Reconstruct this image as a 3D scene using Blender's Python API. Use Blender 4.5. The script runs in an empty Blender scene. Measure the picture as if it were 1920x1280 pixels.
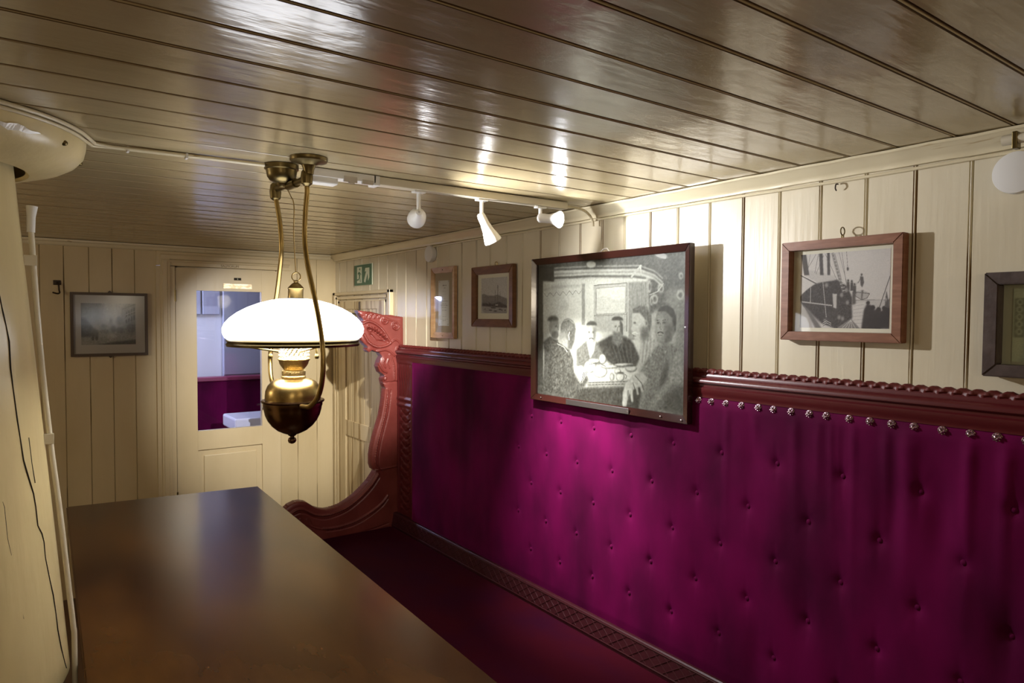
import bpy, bmesh, math, random
import numpy as np
from mathutils import Vector, Matrix
random.seed(7); np.random.seed(7)
S = bpy.context.scene
C = S.collection
PI = math.pi
def R(d): return math.radians(d)

# ---------------------------------------------------------------- camera
H = 1.575
yaw, pitch, roll = R(36.06), R(2.0), R(0.33)
cF = Vector((math.sin(yaw)*math.cos(pitch), math.cos(yaw)*math.cos(pitch), -math.sin(pitch)))
cR0 = Vector((math.cos(yaw), -math.sin(yaw), 0)); cU0 = cR0.cross(cF)
cR = cR0*math.cos(roll)+cU0*math.sin(roll); cU = -cR0*math.sin(roll)+cU0*math.cos(roll)
cam = bpy.data.cameras.new('camera'); camo = bpy.data.objects.new('camera', cam); C.objects.link(camo)
cam.sensor_width = 36; cam.lens = 24; cam.clip_start = 0.02
m = Matrix((cR, cU, -cF)).transposed().to_4x4(); m.translation = (0, 0, H)
camo.matrix_world = m
S.camera = camo
S.view_settings.view_transform = 'Standard'; S.view_settings.look = 'None'
S.view_settings.gamma = 1; S.view_settings.use_curve_mapping = False
S.view_settings.exposure = 1.0
# ---------------------------------------------------------------- world, room lamps and added fill lights
w = bpy.data.worlds.new('world'); S.world = w; w.use_nodes = True
w.node_tree.nodes['Background'].inputs[0].default_value = (0.5, 0.45, 0.38, 1)
w.node_tree.nodes['Background'].inputs[1].default_value = 0.02

def plight(name, loc, power, col, r=.05):
    l = bpy.data.lights.new(name, 'POINT'); l.energy = power; l.color = col; l.shadow_soft_size = r
    o = bpy.data.objects.new(name, l); C.objects.link(o); o.location = loc; return o
def slight(name, loc, target, power, col, size, blend, r=.012):
    l = bpy.data.lights.new(name, 'SPOT'); l.energy = power; l.color = col; l.shadow_soft_size = r
    l.spot_size = R(size); l.spot_blend = blend
    o = bpy.data.objects.new(name, l); C.objects.link(o); o.location = loc
    o.rotation_euler = (Vector(target)-Vector(loc)).to_track_quat('-Z', 'Y').to_euler(); return o
LAMP = Vector((.622, 1.88, 0))
WARM = (1, .86, .66); COOL = (.93, .96, 1.0); NEUT = (1, .95, .88)
plight('oil_lamp_light', (LAMP.x, LAMP.y, 1.535), 3.2, NEUT, .03)
plight('near_room_fill', (-.7, -1.1, 1.70), 8, WARM, .12)  # added fill behind the camera, no lamp modelled here
plight('left_room_fill', (-1.2, 3.0, 1.72), 9, WARM, .10)  # added out-of-view fill that lifts the back wall on the left
plight('right_aisle_fill', (1.1, -.9, 1.78), 3.5, WARM, .10)  # added fill behind the camera on the bench side, no fixture
plight('next_cabin_light', (.4, 5.3, 1.8), 24, (.72, .77, 1), .08)
SP1 = Vector((1.01, 1.944, 1.872)); T1 = Vector((1.60, 3.55, 1.50))
SP2 = Vector((1.247, 1.93, 1.905)); T2 = Vector((1.74, 1.92, 1.08))
SP3 = Vector((1.487, 1.90, 1.925)); T3 = Vector((1.76, 1.12, 1.80))
D1 = (T1-SP1).normalized(); D2 = (T2-SP2).normalized(); D3 = (T3-SP3).normalized()
slight('spot_dragon_light', SP2+Vector((-.035, .045, .0)), (1.45, 3.9, 1.30), 130, NEUT, 44, .85)
slight('spot_picture_light', SP2+D2*.098, T2, 62, (1, .97, .97), 58, 1.0)
slight('globe_spot_spill', SP1+Vector((.03, -.035, -.03)), (1.76, 1.00, 1.50), 26, (.97, .97, 1), 146, .9, .015)
slight('spot_wall_light', SP3+D3*.088, T3, 7, COOL, 150, .8)

# ---------------------------------------------------------------- materials
def mat(name, col, rough=.5, metal=0., bump=None, coat=0., sheen=0., sheen_col=None, var=None, spec=.5, emis=None, estr=0):
    """bump=(scale xyz, strength, distance); var=(scale xyz, colour2, lo, hi)"""
    m = bpy.data.materials.new(name); m.use_nodes = True; nt = m.node_tree; N = nt.nodes; L = nt.links
    b = N['Principled BSDF']
    b.inputs['Base Color'].default_value = (*col, 1); b.inputs['Roughness'].default_value = rough
    b.inputs['Metallic'].default_value = metal; b.inputs['Coat Weight'].default_value = coat
    b.inputs['Specular IOR Level'].default_value = spec
    if coat: b.inputs['Coat Roughness'].default_value = .12
    if sheen:
        b.inputs['Sheen Weight'].default_value = sheen; b.inputs['Sheen Roughness'].default_value = .35
        b.inputs['Sheen Tint'].default_value = (*(sheen_col or col), 1)
    if emis: b.inputs['Emission Color'].default_value = (*emis, 1); b.inputs['Emission Strength'].default_value = estr
    tc = N.new('ShaderNodeTexCoord')
    if var:
        mp = N.new('ShaderNodeMapping'); mp.inputs['Scale'].default_value = var[0]; L.new(tc.outputs['Object'], mp.inputs[0])
        n = N.new('ShaderNodeTexNoise'); n.inputs['Scale'].default_value = 1; n.inputs['Detail'].default_value = 6
        L.new(mp.outputs[0], n.inputs['Vector'])
        r = N.new('ShaderNodeValToRGB'); r.color_ramp.elements[0].position = var[2]; r.color_ramp.elements[1].position = var[3]
        r.color_ramp.elements[0].color = (*col, 1); r.color_ramp.elements[1].color = (*var[1], 1)
        L.new(n.outputs['Fac'], r.inputs[0]); L.new(r.outputs[0], b.inputs['Base Color'])
    if bump:
        prev = None
        for bp in (bump if isinstance(bump, list) else [bump]):
            mp = N.new('ShaderNodeMapping'); mp.inputs['Scale'].default_value = bp[0]; L.new(tc.outputs['Object'], mp.inputs[0])
            n = N.new('ShaderNodeTexNoise'); n.inputs['Scale'].default_value = 1; n.inputs['Detail'].default_value = 4
            L.new(mp.outputs[0], n.inputs['Vector'])
            bu = N.new('ShaderNodeBump'); bu.inputs['Strength'].default_value = bp[1]; bu.inputs['Distance'].default_value = bp[2]
            L.new(n.outputs['Fac'], bu.inputs['Height'])
            if prev: L.new(prev.outputs[0], bu.inputs['Normal'])
            prev = bu
        L.new(prev.outputs[0], b.inputs['Normal'])
        if coat: L.new(prev.outputs[0], b.inputs['Coat Normal'])
    return m
CREAM = (.70, .63, .47)
M = {}
M['ceil'] = mat('ceiling_paint', (.47, .385, .225), .2, bump=[((3, 60, 10), .25, .002), ((5, 9, 5), .5, .006), ((16, 30, 10), .2, .003)], coat=.25, spec=.6,
                var=((2, 5, 2), (.40, .32, .17), .35, .75))
M['wallr'] = mat('wall_paint', CREAM, .34, bump=[((20, 90, 5), .35, .0015), ((8, 14, 5), .3, .004)], var=((3, 6, 2.0), (.62, .54, .38), .4, .8), spec=.5)
M['wallb'] = mat('back_wall_paint', (.60, .49, .29), .36, bump=[((90, 20, 5), .3, .0015), ((12, 8, 5), .3, .003)], var=((5, 3, 1.5), (.50, .39, .21), .4, .8))
M['groove'] = mat('worn_groove', (.62, .55, .38), .5, var=((5, 9, 1.6), (.20, .11, .03), .47, .55))
M['grooveb'] = mat('worn_groove_back', (.50, .40, .22), .5, var=((17, 17, 2.6), (.12, .065, .01), .50, .58))
M['trimp'] = mat('trim_paint', (.69, .61, .42), .3, bump=[((6, 6, 40), .3, .002), ((25, 12, 25), .4, .003)], var=((20, 4, 60), (.45, .33, .16), .66, .72))
M['doorp'] = mat('door_paint', (.64, .53, .33), .3, bump=((40, 40, 5), .25, .001), var=((4, 4, 1.5), (.55, .44, .25), .4, .8))
M['mast'] = mat('mast_paint', (.70, .58, .31), .3, bump=[((25, 25, 3), .5, .004), ((6, 6, 2), .4, .01)], var=((7, 7, 1.6), (.54, .43, .22), .4, .8))
M['white'] = mat('white_plastic', (.78, .77, .74), .35)
M['offwhite'] = mat('cream_plastic', (.68, .62, .48), .3)
M['brass'] = mat('aged_brass', (.40, .28, .10), .3, 1., bump=((30, 30, 30), .1, .001), var=((25, 25, 25), (.24, .16, .06), .4, .7))
M['bronze'] = mat('bronze', (.13, .07, .035), .25, 1., var=((20, 20, 20), (.08, .042, .022), .4, .7))
M['darkbrass'] = mat('dark_brass', (.16, .12, .05), .35, 1., bump=((60, 60, 60), .2, .001))
M['iron'] = mat('dark_iron', (.05, .035, .025), .45, .7)
M['oxblood'] = mat('oxblood_paint', (.095, .010, .013), .34, bump=[((25, 6, 25), .3, .002)], var=((8, 3, 8), (.08, .009, .011), .4, .75), coat=.1)
M['dragon'] = mat('carved_oxblood', (.20, .040, .032), .42, bump=[((30, 30, 20), .25, .002)], var=((9, 9, 7), (.13, .018, .013), .35, .75), coat=.1)
M['velvet'] = mat('magenta_velvet', (.125, .0007, .048), .8, bump=[((900, 900, 900), .15, .0006), ((12, 9, 3), .25, .006)], sheen=.25, sheen_col=(.9, .03, .5), var=((4, 4, 2), (.035, .0004, .014), .36, .70), spec=.1)
M['seatvelvet'] = mat('crimson_velvet', (.045, .0008, .007), .85, bump=((600, 600, 600), .2, .0008), sheen=.06, sheen_col=(.5, .02, .15), var=((5, 3, 4), (.03, .0006, .012), .4, .7), spec=.1)
M['table'] = mat('varnished_table', (.05, .019, .007), .21, bump=[((60, 4, 60), .10, .0006), ((7, 5, 7), .12, .003)], var=((5, 1.6, 5), (.13, .055, .014), .38, .72), coat=.08, spec=.42)
M['tedge'] = mat('table_edge', (.06, .025, .012), .35)
M['floor'] = mat('floor_boards', (.10, .05, .025), .4, var=((20, 2, 20), (.06, .03, .015), .4, .7))
M['f_dark'] = mat('dark_frame_wood', (.030, .008, .006), .2, bump=((20, 60, 60), .15, .001), coat=.4)
M['f_brown'] = mat('brown_frame_wood', (.20, .075, .035), .42, bump=((60, 60, 60), .3, .001), var=((20, 20, 90), (.28, .12, .065), .4, .7))
M['f_mid'] = mat('walnut_frame_wood', (.14, .055, .016), .4, var=((20, 20, 60), (.20, .085, .03), .4, .7))
M['f_light'] = mat('pale_frame_wood', (.46, .27, .13), .42, var=((20, 20, 60), (.56, .36, .20), .4, .7))
M['f_black'] = mat('rough_dark_frame', (.06, .038, .032), .5, bump=((70, 70, 70), .5, .002), var=((25, 25, 25), (.10, .07, .06), .4, .7))
M['f_olive'] = mat('thin_dark_frame', (.075, .045, .02), .4)
M['pmat'] = mat('cream_mat', (.76, .70, .58), .7)
M['lmat'] = mat('linen_mat', (.42, .33, .24), .8, bump=((900, 900, 900), .3, .0005))
M['green'] = mat('sign_green', (.06, .15, .085), .5)
M['signw'] = mat('sign_pale', (.62, .66, .50), .6)
M['black'] = mat('black_gap', (.012, .008, .004), .8)
M['steel'] = mat('steel_plate', (.55, .52, .50), .35, 1.)
M['bead'] = mat('stud_metal', (.55, .42, .50), .25, 1.)
M['led'] = mat('led_face', (1, 1, 1), .4, emis=(.92, .96, 1), estr=60)
M['peel'] = mat('peeled_paint', (.85, .82, .74), .25)
M['cabinw'] = mat('cabin_wall', (.55, .55, .58), .5)
M['cabinb'] = mat('cabin_grey', (.36, .37, .45), .5)
M['porc'] = mat('porcelain', (.80, .80, .85), .2)

def shade_mat():
    m = bpy.data.materials.new('opal_glass'); m.use_nodes = True; b = m.node_tree.nodes['Principled BSDF']
    b.inputs['Base Color'].default_value = (.9, .9, .9, 1); b.inputs['Roughness'].default_value = .12
    b.inputs['Emission Color'].default_value = (.93, .95, 1, 1); b.inputs['Emission Strength'].default_value = 3.2
    return m
M['opal'] = shade_mat()
def pane_mat(name, tint, refl=1.0, rough=.02):
    m = bpy.data.materials.new(name); m.use_nodes = True; nt = m.node_tree; N = nt.nodes; L = nt.links; N.clear()
    out = N.new('ShaderNodeOutputMaterial'); t = N.new('ShaderNodeBsdfTransparent'); t.inputs[0].default_value = (*tint, 1)
    g = N.new('ShaderNodeBsdfGlossy'); g.inputs['Roughness'].default_value = rough
    f = N.new('ShaderNodeLayerWeight'); f.inputs[0].default_value = .5
    pw = N.new('ShaderNodeMath'); pw.operation = 'POWER'; pw.inputs[1].default_value = 5; L.new(f.outputs['Facing'], pw.inputs[0])
    mu = N.new('ShaderNodeMath'); mu.operation = 'MULTIPLY_ADD'; mu.inputs[1].default_value = .5*refl; mu.inputs[2].default_value = .03*refl; L.new(pw.outputs[0], mu.inputs[0])
    mx = N.new('ShaderNodeMixShader'); L.new(mu.outputs[0], mx.inputs[0]); L.new(t.outputs[0], mx.inputs[1]); L.new(g.outputs[0], mx.inputs[2])
    L.new(mx.outputs[0], out.inputs[0]); return m
M['pane'] = pane_mat('picture_glass', (.97, .98, .97), .8, .03)
M['pane_soft'] = pane_mat('hazy_picture_glass', (.97, .98, .97), .8, .14)
M['chim'] = pane_mat('patterned_glass', (.93, .93, .88), 2.5, .08)
def print_mat():
    m = bpy.data.materials.new('printed_paper'); m.use_nodes = True; nt = m.node_tree
    a = nt.nodes.new('ShaderNodeAttribute'); a.attribute_name = 'ink'
    b = nt.nodes['Principled BSDF']; b.inputs['Roughness'].default_value = .55; b.inputs['Specular IOR Level'].default_value = .3
    nt.links.new(a.outputs['Color'], b.inputs['Base Color']); return m
M['print'] = print_mat()

# ---------------------------------------------------------------- object helpers
def tag(o, label=None, cat=None, group=None, kind=None):
    if label: o['label'] = label
    if cat: o['category'] = cat
    if group: o['group'] = group
    if kind: o['kind'] = kind
    return o
def thing(name, label, cat, loc=(0, 0, 0), rot=(0, 0, 0), group=None):
    o = bpy.data.objects.new(name, None); C.objects.link(o); o.location = loc; o.rotation_euler = rot
    o.empty_display_size = .05
    return tag(o, label, cat, group)
def obj(name, bm, mt, parent=None, smooth=False, off=None, label=None):
    """mesh coordinates are in the parent's local frame; off subtracts a world offset first"""
    if off is not None: bmesh.ops.translate(bm, verts=bm.verts, vec=-Vector(off))
    me = bpy.data.meshes.new(name); bm.to_mesh(me); bm.free()
    for mm in (mt if isinstance(mt, (list, tuple)) else [mt]): me.materials.append(mm)
    if smooth:
        me.polygons.foreach_set('use_smooth', [True]*len(me.polygons))
        try: me.set_sharp_from_angle(angle=R(40))
        except Exception: pass
    o = bpy.data.objects.new(name, me); C.objects.link(o)
    if parent: o.parent = parent
    if label: o['label'] = label
    return o
def struct(name, bm, mt, smooth=False, parent=None):
    o = obj(name, bm, mt, parent, smooth)
    if not parent: o['kind'] = 'structure'
    return o
def box(bm, x0, x1, y0, y1, z0, z1, bev=0, mi=0):
    r = bmesh.ops.create_cube(bm, size=1)
    for v in r['verts']:
        v.co = Vector(((x0+x1)/2+v.co.x*(x1-x0), (y0+y1)/2+v.co.y*(y1-y0), (z0+z1)/2+v.co.z*(z1-z0)))
    fs = set(f for v in r['verts'] for f in v.link_faces)
    for f in fs: f.material_index = mi
    if bev:
        es = list(set(e for v in r['verts'] for e in v.link_edges))
        bmesh.ops.bevel(bm, geom=es, offset=bev, segments=2, affect='EDGES', profile=.5)
    return bm
def B(*a, **k): return box(bmesh.new(), *a, **k)
def lathe(bm, prof, c=(0, 0, 0), axis=(0, 0, 1), n=48, caps=True, top=None):
    """prof: (r, h) along the axis from c. top: horizontal drift per unit height."""
    ax = Vector(axis).normalized(); q = Vector((0, 0, 1)).rotation_difference(ax); c = Vector(c)
    rings = []
    for r, h in prof:
        ring = []
        for i in range(n):
            a = 2*PI*i/n
            ring.append(bm.verts.new(c+q @ Vector((r*math.cos(a), r*math.sin(a), h))))
        rings.append(ring)
    for a, b in zip(rings, rings[1:]):
        for i in range(n): bm.faces.new((a[i], a[(i+1) % n], b[(i+1) % n], b[i]))
    if caps:
        bm.faces.new(rings[0][::-1]); bm.faces.new(rings[-1])
    return bm
def tube(bm, pts, r, n=12, caps=True, flat=1.):
    P = [Vector(p) for p in pts]; rr = r if isinstance(r, (list, tuple)) else [r]*len(P)
    rings = []; up = None
    for i, p in enumerate(P):
        t = (P[min(i+1, len(P)-1)]-P[max(i-1, 0)]).normalized()
        if up is None:
            up = t.orthogonal().normalized()
        up = (up-t*up.dot(t)).normalized(); s = t.cross(up)
        rings.append([bm.verts.new(p+up*math.cos(2*PI*k/n)*rr[i]+s*math.sin(2*PI*k/n)*rr[i]*flat) for k in range(n)])
    for a, b in zip(rings, rings[1:]):
        for i in range(n): bm.faces.new((a[i], a[(i+1) % n], b[(i+1) % n], b[i]))
    if caps: bm.faces.new(rings[0][::-1]); bm.faces.new(rings[-1])
    return bm
def spline(pts, n=8):
    P = [Vector(p) for p in pts]; P = [P[0]*2-P[1]]+P+[P[-1]*2-P[-2]]; out = []
    for i in range(1, len(P)-2):
        for k in range(n):
            t = k/n; a, b, c, d = P[i-1], P[i], P[i+1], P[i+2]
            out.append(.5*((2*b)+(c-a)*t+(2*a-5*b+4*c-d)*t*t+(-a+3*b-3*c+d)*t**3))
    out.append(P[-2]); return out
def ring(bm, c, R_, r, axis=(0, 1, 0), n=24):
    q = Vector((0, 0, 1)).rotation_difference(Vector(axis)); c = Vector(c)
    rows = []
    for i in range(n):
        a = 2*PI*i/n; d = Vector((math.cos(a), math.sin(a), 0))
        rows.append([bm.verts.new(c+q @ (d*(R_+r*math.cos(2*PI*k/8))+Vector((0, 0, r*math.sin(2*PI*k/8))))) for k in range(8)])
    for i in range(n):
        a, b = rows[i], rows[(i+1) % n]
        for k in range(8): bm.faces.new((a[k], b[k], b[(k+1) % 8], a[(k+1) % 8]))
    return bm
def extrude_profile(bm, prof, along, a0, a1, fn, segs=1, mi=None, closed=False):
    """prof: list of (p,q); fn(p,q,t)->xyz ; mi: material index per profile segment"""
    cols = []
    for s in range(segs+1):
        t = a0+(a1-a0)*s/segs
        cols.append([bm.verts.new(fn(p, q, t)) for p, q in prof])
    n = len(prof)
    for s in range(segs):
        for i in range(n if closed else n-1):
            j = (i+1) % n
            f = bm.faces.new((cols[s][i], cols[s][j], cols[s+1][j], cols[s+1][i]))
            if mi: f.material_index = mi[i]
    if closed:
        bm.faces.new(cols[0][::-1]); bm.faces.new(cols[-1])
    return bm
def board_profile(joints, a, b, depth=.005, gw=.006, bead=.006, jit=.0009):
    """(pos, recess) profile across a boarded surface with a groove, bead, groove at each joint"""
    pr = []; mi = []; pts = [a]+[j for j in sorted(joints) if a < j < b]+[b]
    for k in range(len(pts)-1):
        o1, o2 = random.uniform(-jit, jit), random.uniform(-jit, jit)
        s = pts[k]+(gw*.5+bead+gw*.5 if k else 0); e = pts[k+1]-(gw*.5 if k < len(pts)-2 else 0)
        if k:
            j = pts[k]
            pr += [(j, depth)]; mi += [1]
            pr += [(j+gw*.35, 0)]; mi += [0]
            pr += [(j+gw*.35+bead*.5, -.0012)]; mi += [0]
            pr += [(j+gw*.35+bead, 0)]; mi += [1]
            pr += [(j+gw*.5+bead, depth)]; mi += [1]
        pr += [(s, o1)]; mi += [0]
        pr += [(e, o2)]; mi += [1]
    return pr, mi[:-1]

# ---------------------------------------------------------------- drawing helper (ink on paper)
def blur(a, k):
    if k < 1: return a
    for _ in range(2):
        for ax in (0, 1):
            p = np.pad(a, [(k, k) if i == ax else (0, 0) for i in range(a.ndim)], mode='edge')
            c = np.cumsum(p, axis=ax); n = 2*k+1
            z = np.zeros_like(np.take(c, [0], axis=ax)); c = np.concatenate([z, c], axis=ax)
            hi = np.take(c, range(n, c.shape[ax]), axis=ax); lo = np.take(c, range(0, c.shape[ax]-n), axis=ax)
            a = (hi-lo)/n
    return a
class Ink:
    def __init__(s, w, h, quad, bg=.8, gam=1.8):
        """quad: sketch coordinates of the sheet's TL, TR, BR, BL"""
        s.gam = gam; s.w, s.h = w, h; s.a = np.full((h, w), float(bg)); s.rng = np.random.RandomState(3)
        dst = [(0, 0), (w, 0), (w, h), (0, h)]; A = []; b = []
        for (x, y), (u, v) in zip(quad, dst):
            A.append([x, y, 1, 0, 0, 0, -u*x, -u*y]); b.append(u); A.append([0, 0, 0, x, y, 1, -v*x, -v*y]); b.append(v)
        s.Hm = np.append(np.linalg.solve(np.array(A, float), np.array(b, float)), 1).reshape(3, 3)
    def mp(s, p):
        q = s.Hm @ np.array([p[0], p[1], 1.]); return q[0]/q[2], q[1]/q[2]
    def mask(s, P):
        yy, xx = np.mgrid[0:s.h, 0:s.w]; xx = xx+.5; yy = yy+.5; m = np.zeros((s.h, s.w), bool)
        for i in range(len(P)):
            x1, y1 = P[i]; x2, y2 = P[(i+1) % len(P)]
            if y1 == y2: continue
            c = ((y1 > yy) != (y2 > yy)) & (xx < (x2-x1)*(yy-y1)/(y2-y1)+x1); m ^= c
        return m.astype(float)
    def poly(s, pts, v, al=1., soft=1, tex=0.):
        m = blur(s.mask([s.mp(p) for p in pts]), soft)*al
        val = v
        if tex: val = v+tex*(blur(s.rng.rand(s.h, s.w), 1)-.5)*3
        s.a = s.a*(1-m)+val*m
    def ell(s, c, rx, ry, v, al=1., soft=1, tex=0., ang=0, a0=0, a1=360):
        ca, sa = math.cos(R(ang)), math.sin(R(ang)); pts = []
        for t in np.linspace(R(a0), R(a1), 32):
            x, y = rx*math.cos(t), ry*math.sin(t); pts.append((c[0]+x*ca-y*sa, c[1]+x*sa+y*ca))
        s.poly(pts, v, al, soft, tex)
    def line(s, p, q, wd, v, al=1., soft=0):
        dx, dy = q[0]-p[0], q[1]-p[1]; l = math.hypot(dx, dy) or 1; nx, ny = -dy/l*wd/2, dx/l*wd/2
        s.poly([(p[0]+nx, p[1]+ny), (q[0]+nx, q[1]+ny), (q[0]-nx, q[1]-ny), (p[0]-nx, p[1]-ny)], v, al, soft)
    def path(s, pts, wd, v, al=1., soft=0):
        for p, q in zip(pts, pts[1:]): s.line(p, q, wd, v, al, soft)
    def mesh(s, bw, bh, tint, lo=(.02, .015, .01)):
        """flat sheet bw x bh centred at the local origin, facing -Y"""
        a = np.clip(s.a, 0, 1)[::-1]
        me = bpy.data.meshes.new('print'); W, Hh = s.w, s.h
        xs = np.linspace(-bw/2, bw/2, W); zs = np.linspace(-bh/2, bh/2, Hh)
        X, Z = np.meshgrid(xs, zs); co = np.stack([X.ravel(), np.zeros(W*Hh), Z.ravel()], 1)
        i = np.arange(W-1)[None, :]+np.arange(Hh-1)[:, None]*W; i = i.ravel()
        f = np.stack([i, i+1, i+W+1, i+W], 1)
        me.vertices.add(W*Hh); me.vertices.foreach_set('co', co.ravel())
        me.loops.add(f.size); me.loops.foreach_set('vertex_index', f.ravel().astype(np.int32))
        me.polygons.add(len(f)); me.polygons.foreach_set('loop_start', (np.arange(len(f))*4).astype(np.int32))
        me.polygons.foreach_set('loop_total', np.full(len(f), 4, np.int32)); me.update()
        at = me.color_attributes.new('ink', 'FLOAT_COLOR', 'POINT')
        g = a.ravel()[:, None]**s.gam; col = np.array(lo)[None]*(1-g)+np.array(tint)[None]*g
        at.data.foreach_set('color', np.concatenate([col, np.ones((len(g), 1))], 1).ravel())
        me.materials.append(M['print']); return me
def place_mesh(name, me, parent, loc):
    o = bpy.data.objects.new(name, me); C.objects.link(o); o.parent = parent; o.location = loc; return o

# ================================================================ THE ROOM
XR, YB, ZC = 1.762, 4.46, 1.988
GY = [.552, .665, .791, .908, 1.039, 1.161, 1.287, 1.417, 1.537]
GY = [.552-.123*k for k in range(22, 0, -1)]+GY+[1.537+.1232*k for k in range(1, 24)]
pr, mi = board_profile(GY, -2.2, YB+.02, depth=.0045, gw=.006, bead=.003, jit=.0005)
bm = extrude_profile(bmesh.new(), pr, None, -1.9, 1.80, lambda p, q, t: (t, p, ZC+q+.0), 24, mi)
struct('ceiling', bm, [M['ceil'], mat('ceiling_groove', (.17, .10, .035), .5, var=((3, 30, 9), (.38, .29, .15), .5, .7))])
struct('floor', B(-1.9, 1.80, -2.2, 6.1, -.05, 0), M['floor'])
GW = [.647, .767, .884, 1.006, 1.128, 1.248, 1.369, 1.497, 1.617, 1.739, 1.853, 1.974, 2.098, 2.221, 2.345, 2.463, 2.588, 2.704, 2.836, 2.957, 3.074, 3.186, 3.304, 3.423, 3.534, 3.655, 3.775, 3.9, 4.02, 4.14, 4.26, 4.38]
GW = [.647-.121*k for k in range(23, 0, -1)]+GW
pr, mi = board_profile(GW, -2.2, YB+.02, depth=.0035, gw=.005, bead=.0035, jit=.0006)
bm = extrude_profile(bmesh.new(), pr, None, 0, 2.02, lambda p, q, t: (XR+q, p, t), 6, mi)
struct('wall_right', bm, [M['wallr'], M['groove']])
# back wall with a doorway opening (X .769..1.39, Z 0..1.865)
bm = bmesh.new()
pr, mi = board_profile([-.0+.109-.113*k for k in range(1, 18)]+[.109, .218, .335, .447, .559], -1.9, .671, depth=.0025, gw=.0028, bead=.0008, jit=.0008)
extrude_profile(bm, pr, None, 0, 2.02, lambda p, q, t: (p, YB+q, t), 6, mi)
pr, mi = board_profile([1.50, 1.63], 1.39, 1.80, depth=.0012, gw=.002, bead=.0008, jit=.0004)
extrude_profile(bm, pr, None, 0, 2.02, lambda p, q, t: (p, YB+q, t), 2, mi)
box(bm, .671, 1.39, YB, YB+.03, 1.875, 2.02)
struct('wall_back', bm, [M['wallb'], M['grooveb']])
struct('wall_left', B(-1.95, -1.9, -2.2, YB, 0, 2.02), M['wallb'])
struct('wall_front', B(-1.95, 1.80, -2.25, -2.2, 0, 2.02), M['wallb'])
# crown mouldings
cp = [(0, 0), (.046, 0), (.046, -.006), (.036, -.010), (.030, -.020), (.020, -.026), (.014, -.034), (.014, -.040), (.0, -.040)]
bm = extrude_profile(bmesh.new(), cp, None, -2.2, YB, lambda p, q, t: (XR-p+.0008*math.sin(t*23)+.001*math.sin(t*61), t, ZC-.002+q+.0006*math.sin(t*37)), 240, closed=True)
struct('trim_1', bm, M['trimp'], True)
cp2 = [(0, 0), (.030, 0), (.028, -.010), (.018, -.016), (.014, -.028), (.006, -.034), (0, -.034)]
bm = extrude_profile(bmesh.new(), cp2, None, -1.9, XR-.04, lambda p, q, t: (t, YB-p, ZC-.002+q), 4, closed=True)
struct('trim_2', bm, M['trimp'], True)

# ---------------------------------------------------------------- door 1 in the back wall
d = thing('door_1', None, None, (1.08, YB, 0)); d['kind'] = 'structure'; O = d.location.copy()
bm = bmesh.new()
def frame_side(bm, x0, x1, z0, z1, y=YB):
    box(bm, x0, x1, y-.016, y, z0, z1, .002)
box(bm, .668, .769, YB-.014, YB+.033, 0, 1.867, .001); box(bm, .660, .672, YB+.001, YB+.033, 0, 2.0); box(bm, .70, .79, YB+.031, YB+.045, 0, 1.95); box(bm, .70, 1.46, YB+.031, YB+.045, 1.85, 1.99); box(bm, 1.37, 1.46, YB+.003, YB+.045, 0, 1.95); box(bm, .671, 1.46, YB-.014, YB+.03, 1.870, 1.952, .002)
box(bm, .690, .742, YB-.026, YB-.012, 0, 1.914, .005); box(bm, .690, 1.45, YB-.026, YB-.012, 1.906, 1.936, .005)
box(bm, .700, .728, YB-.031, YB-.022, 0, 1.90, .004); box(bm, .700, 1.44, YB-.031, YB-.022, 1.892, 1.902, .003)
obj('door_frame', bm, M['doorp'], d, off=O)
bm = bmesh.new()
x0, x1 = .772, 1.387; gx0, gx1, gz0, gz1 = .888, 1.270, .874, 1.728
y0, y1 = YB-.006, YB+.0305
box(bm, x0, gx0, y0, y1, .01, 1.862, .001); box(bm, gx1, x1, y0, y1, .01, 1.862, .001)
box(bm, gx0, gx1, y0, y1, gz1, 1.862); box(bm, gx0, gx1, y0, y1, .758, gz0); box(bm, gx0, gx1, y0, y1, .01, .12)
box(bm, gx0, gx1, y0+.014, y1, .12, .758)
box(bm, gx0+.035, gx1-.035, y0+.005, y0+.016, .155, .722, .004)
obj('door_leaf', bm, M['doorp'], d, off=O)
obj('pane', B(gx0, gx1, YB+.010, YB+.013, gz0, gz1), pane_mat('door_glass', (.90, .92, 1.0), 1.6), d, off=O)
bm = bmesh.new()
for z in (1.66, .45): lathe(bm, [(.006, 0), (.006, .07)], (x0-.002, y0-.004, z), n=10)
obj('hinge', bm, M['darkbrass'], d, off=O)
bm = bmesh.new(); box(bm, 1.335, 1.362, y0-.004, y0, .93, 1.07, .002)
tube(bm, spline([(1.348, y0, 1.01), (1.348, y0-.045, 1.01), (1.33, y0-.05, 1.01), (1.26, y0-.05, 1.00)]), .008)
obj('door_handle', bm, M['steel'], d, True, off=O)
obj('name_plate', B(1.040, 1.212, y0-.003, y0, 1.744, 1.776, .001), mat('polished_plate', (.34, .27, .17), .4, 1., bump=((40, 40, 90), .3, .002), var=((30, 9, 60), (.55, .48, .36), .4, .6)), d, off=O)
obj('number_plate', B(1.104, 1.147, y0-.003, y0, 1.797, 1.812, .001), M['black'], d, off=O)
def text_mesh(s, size, depth=.0006):
    cu = bpy.data.curves.new('t', 'FONT'); cu.body = s; cu.size = size; cu.extrude = depth; cu.align_x = 'CENTER'; cu.align_y = 'CENTER'
    o = bpy.data.objects.new('t', cu); C.objects.link(o); bpy.context.view_layer.update()
    me = bpy.data.meshes.new_from_object(o.evaluated_get(bpy.context.evaluated_depsgraph_get()))
    bpy.data.objects.remove(o); return me
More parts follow.
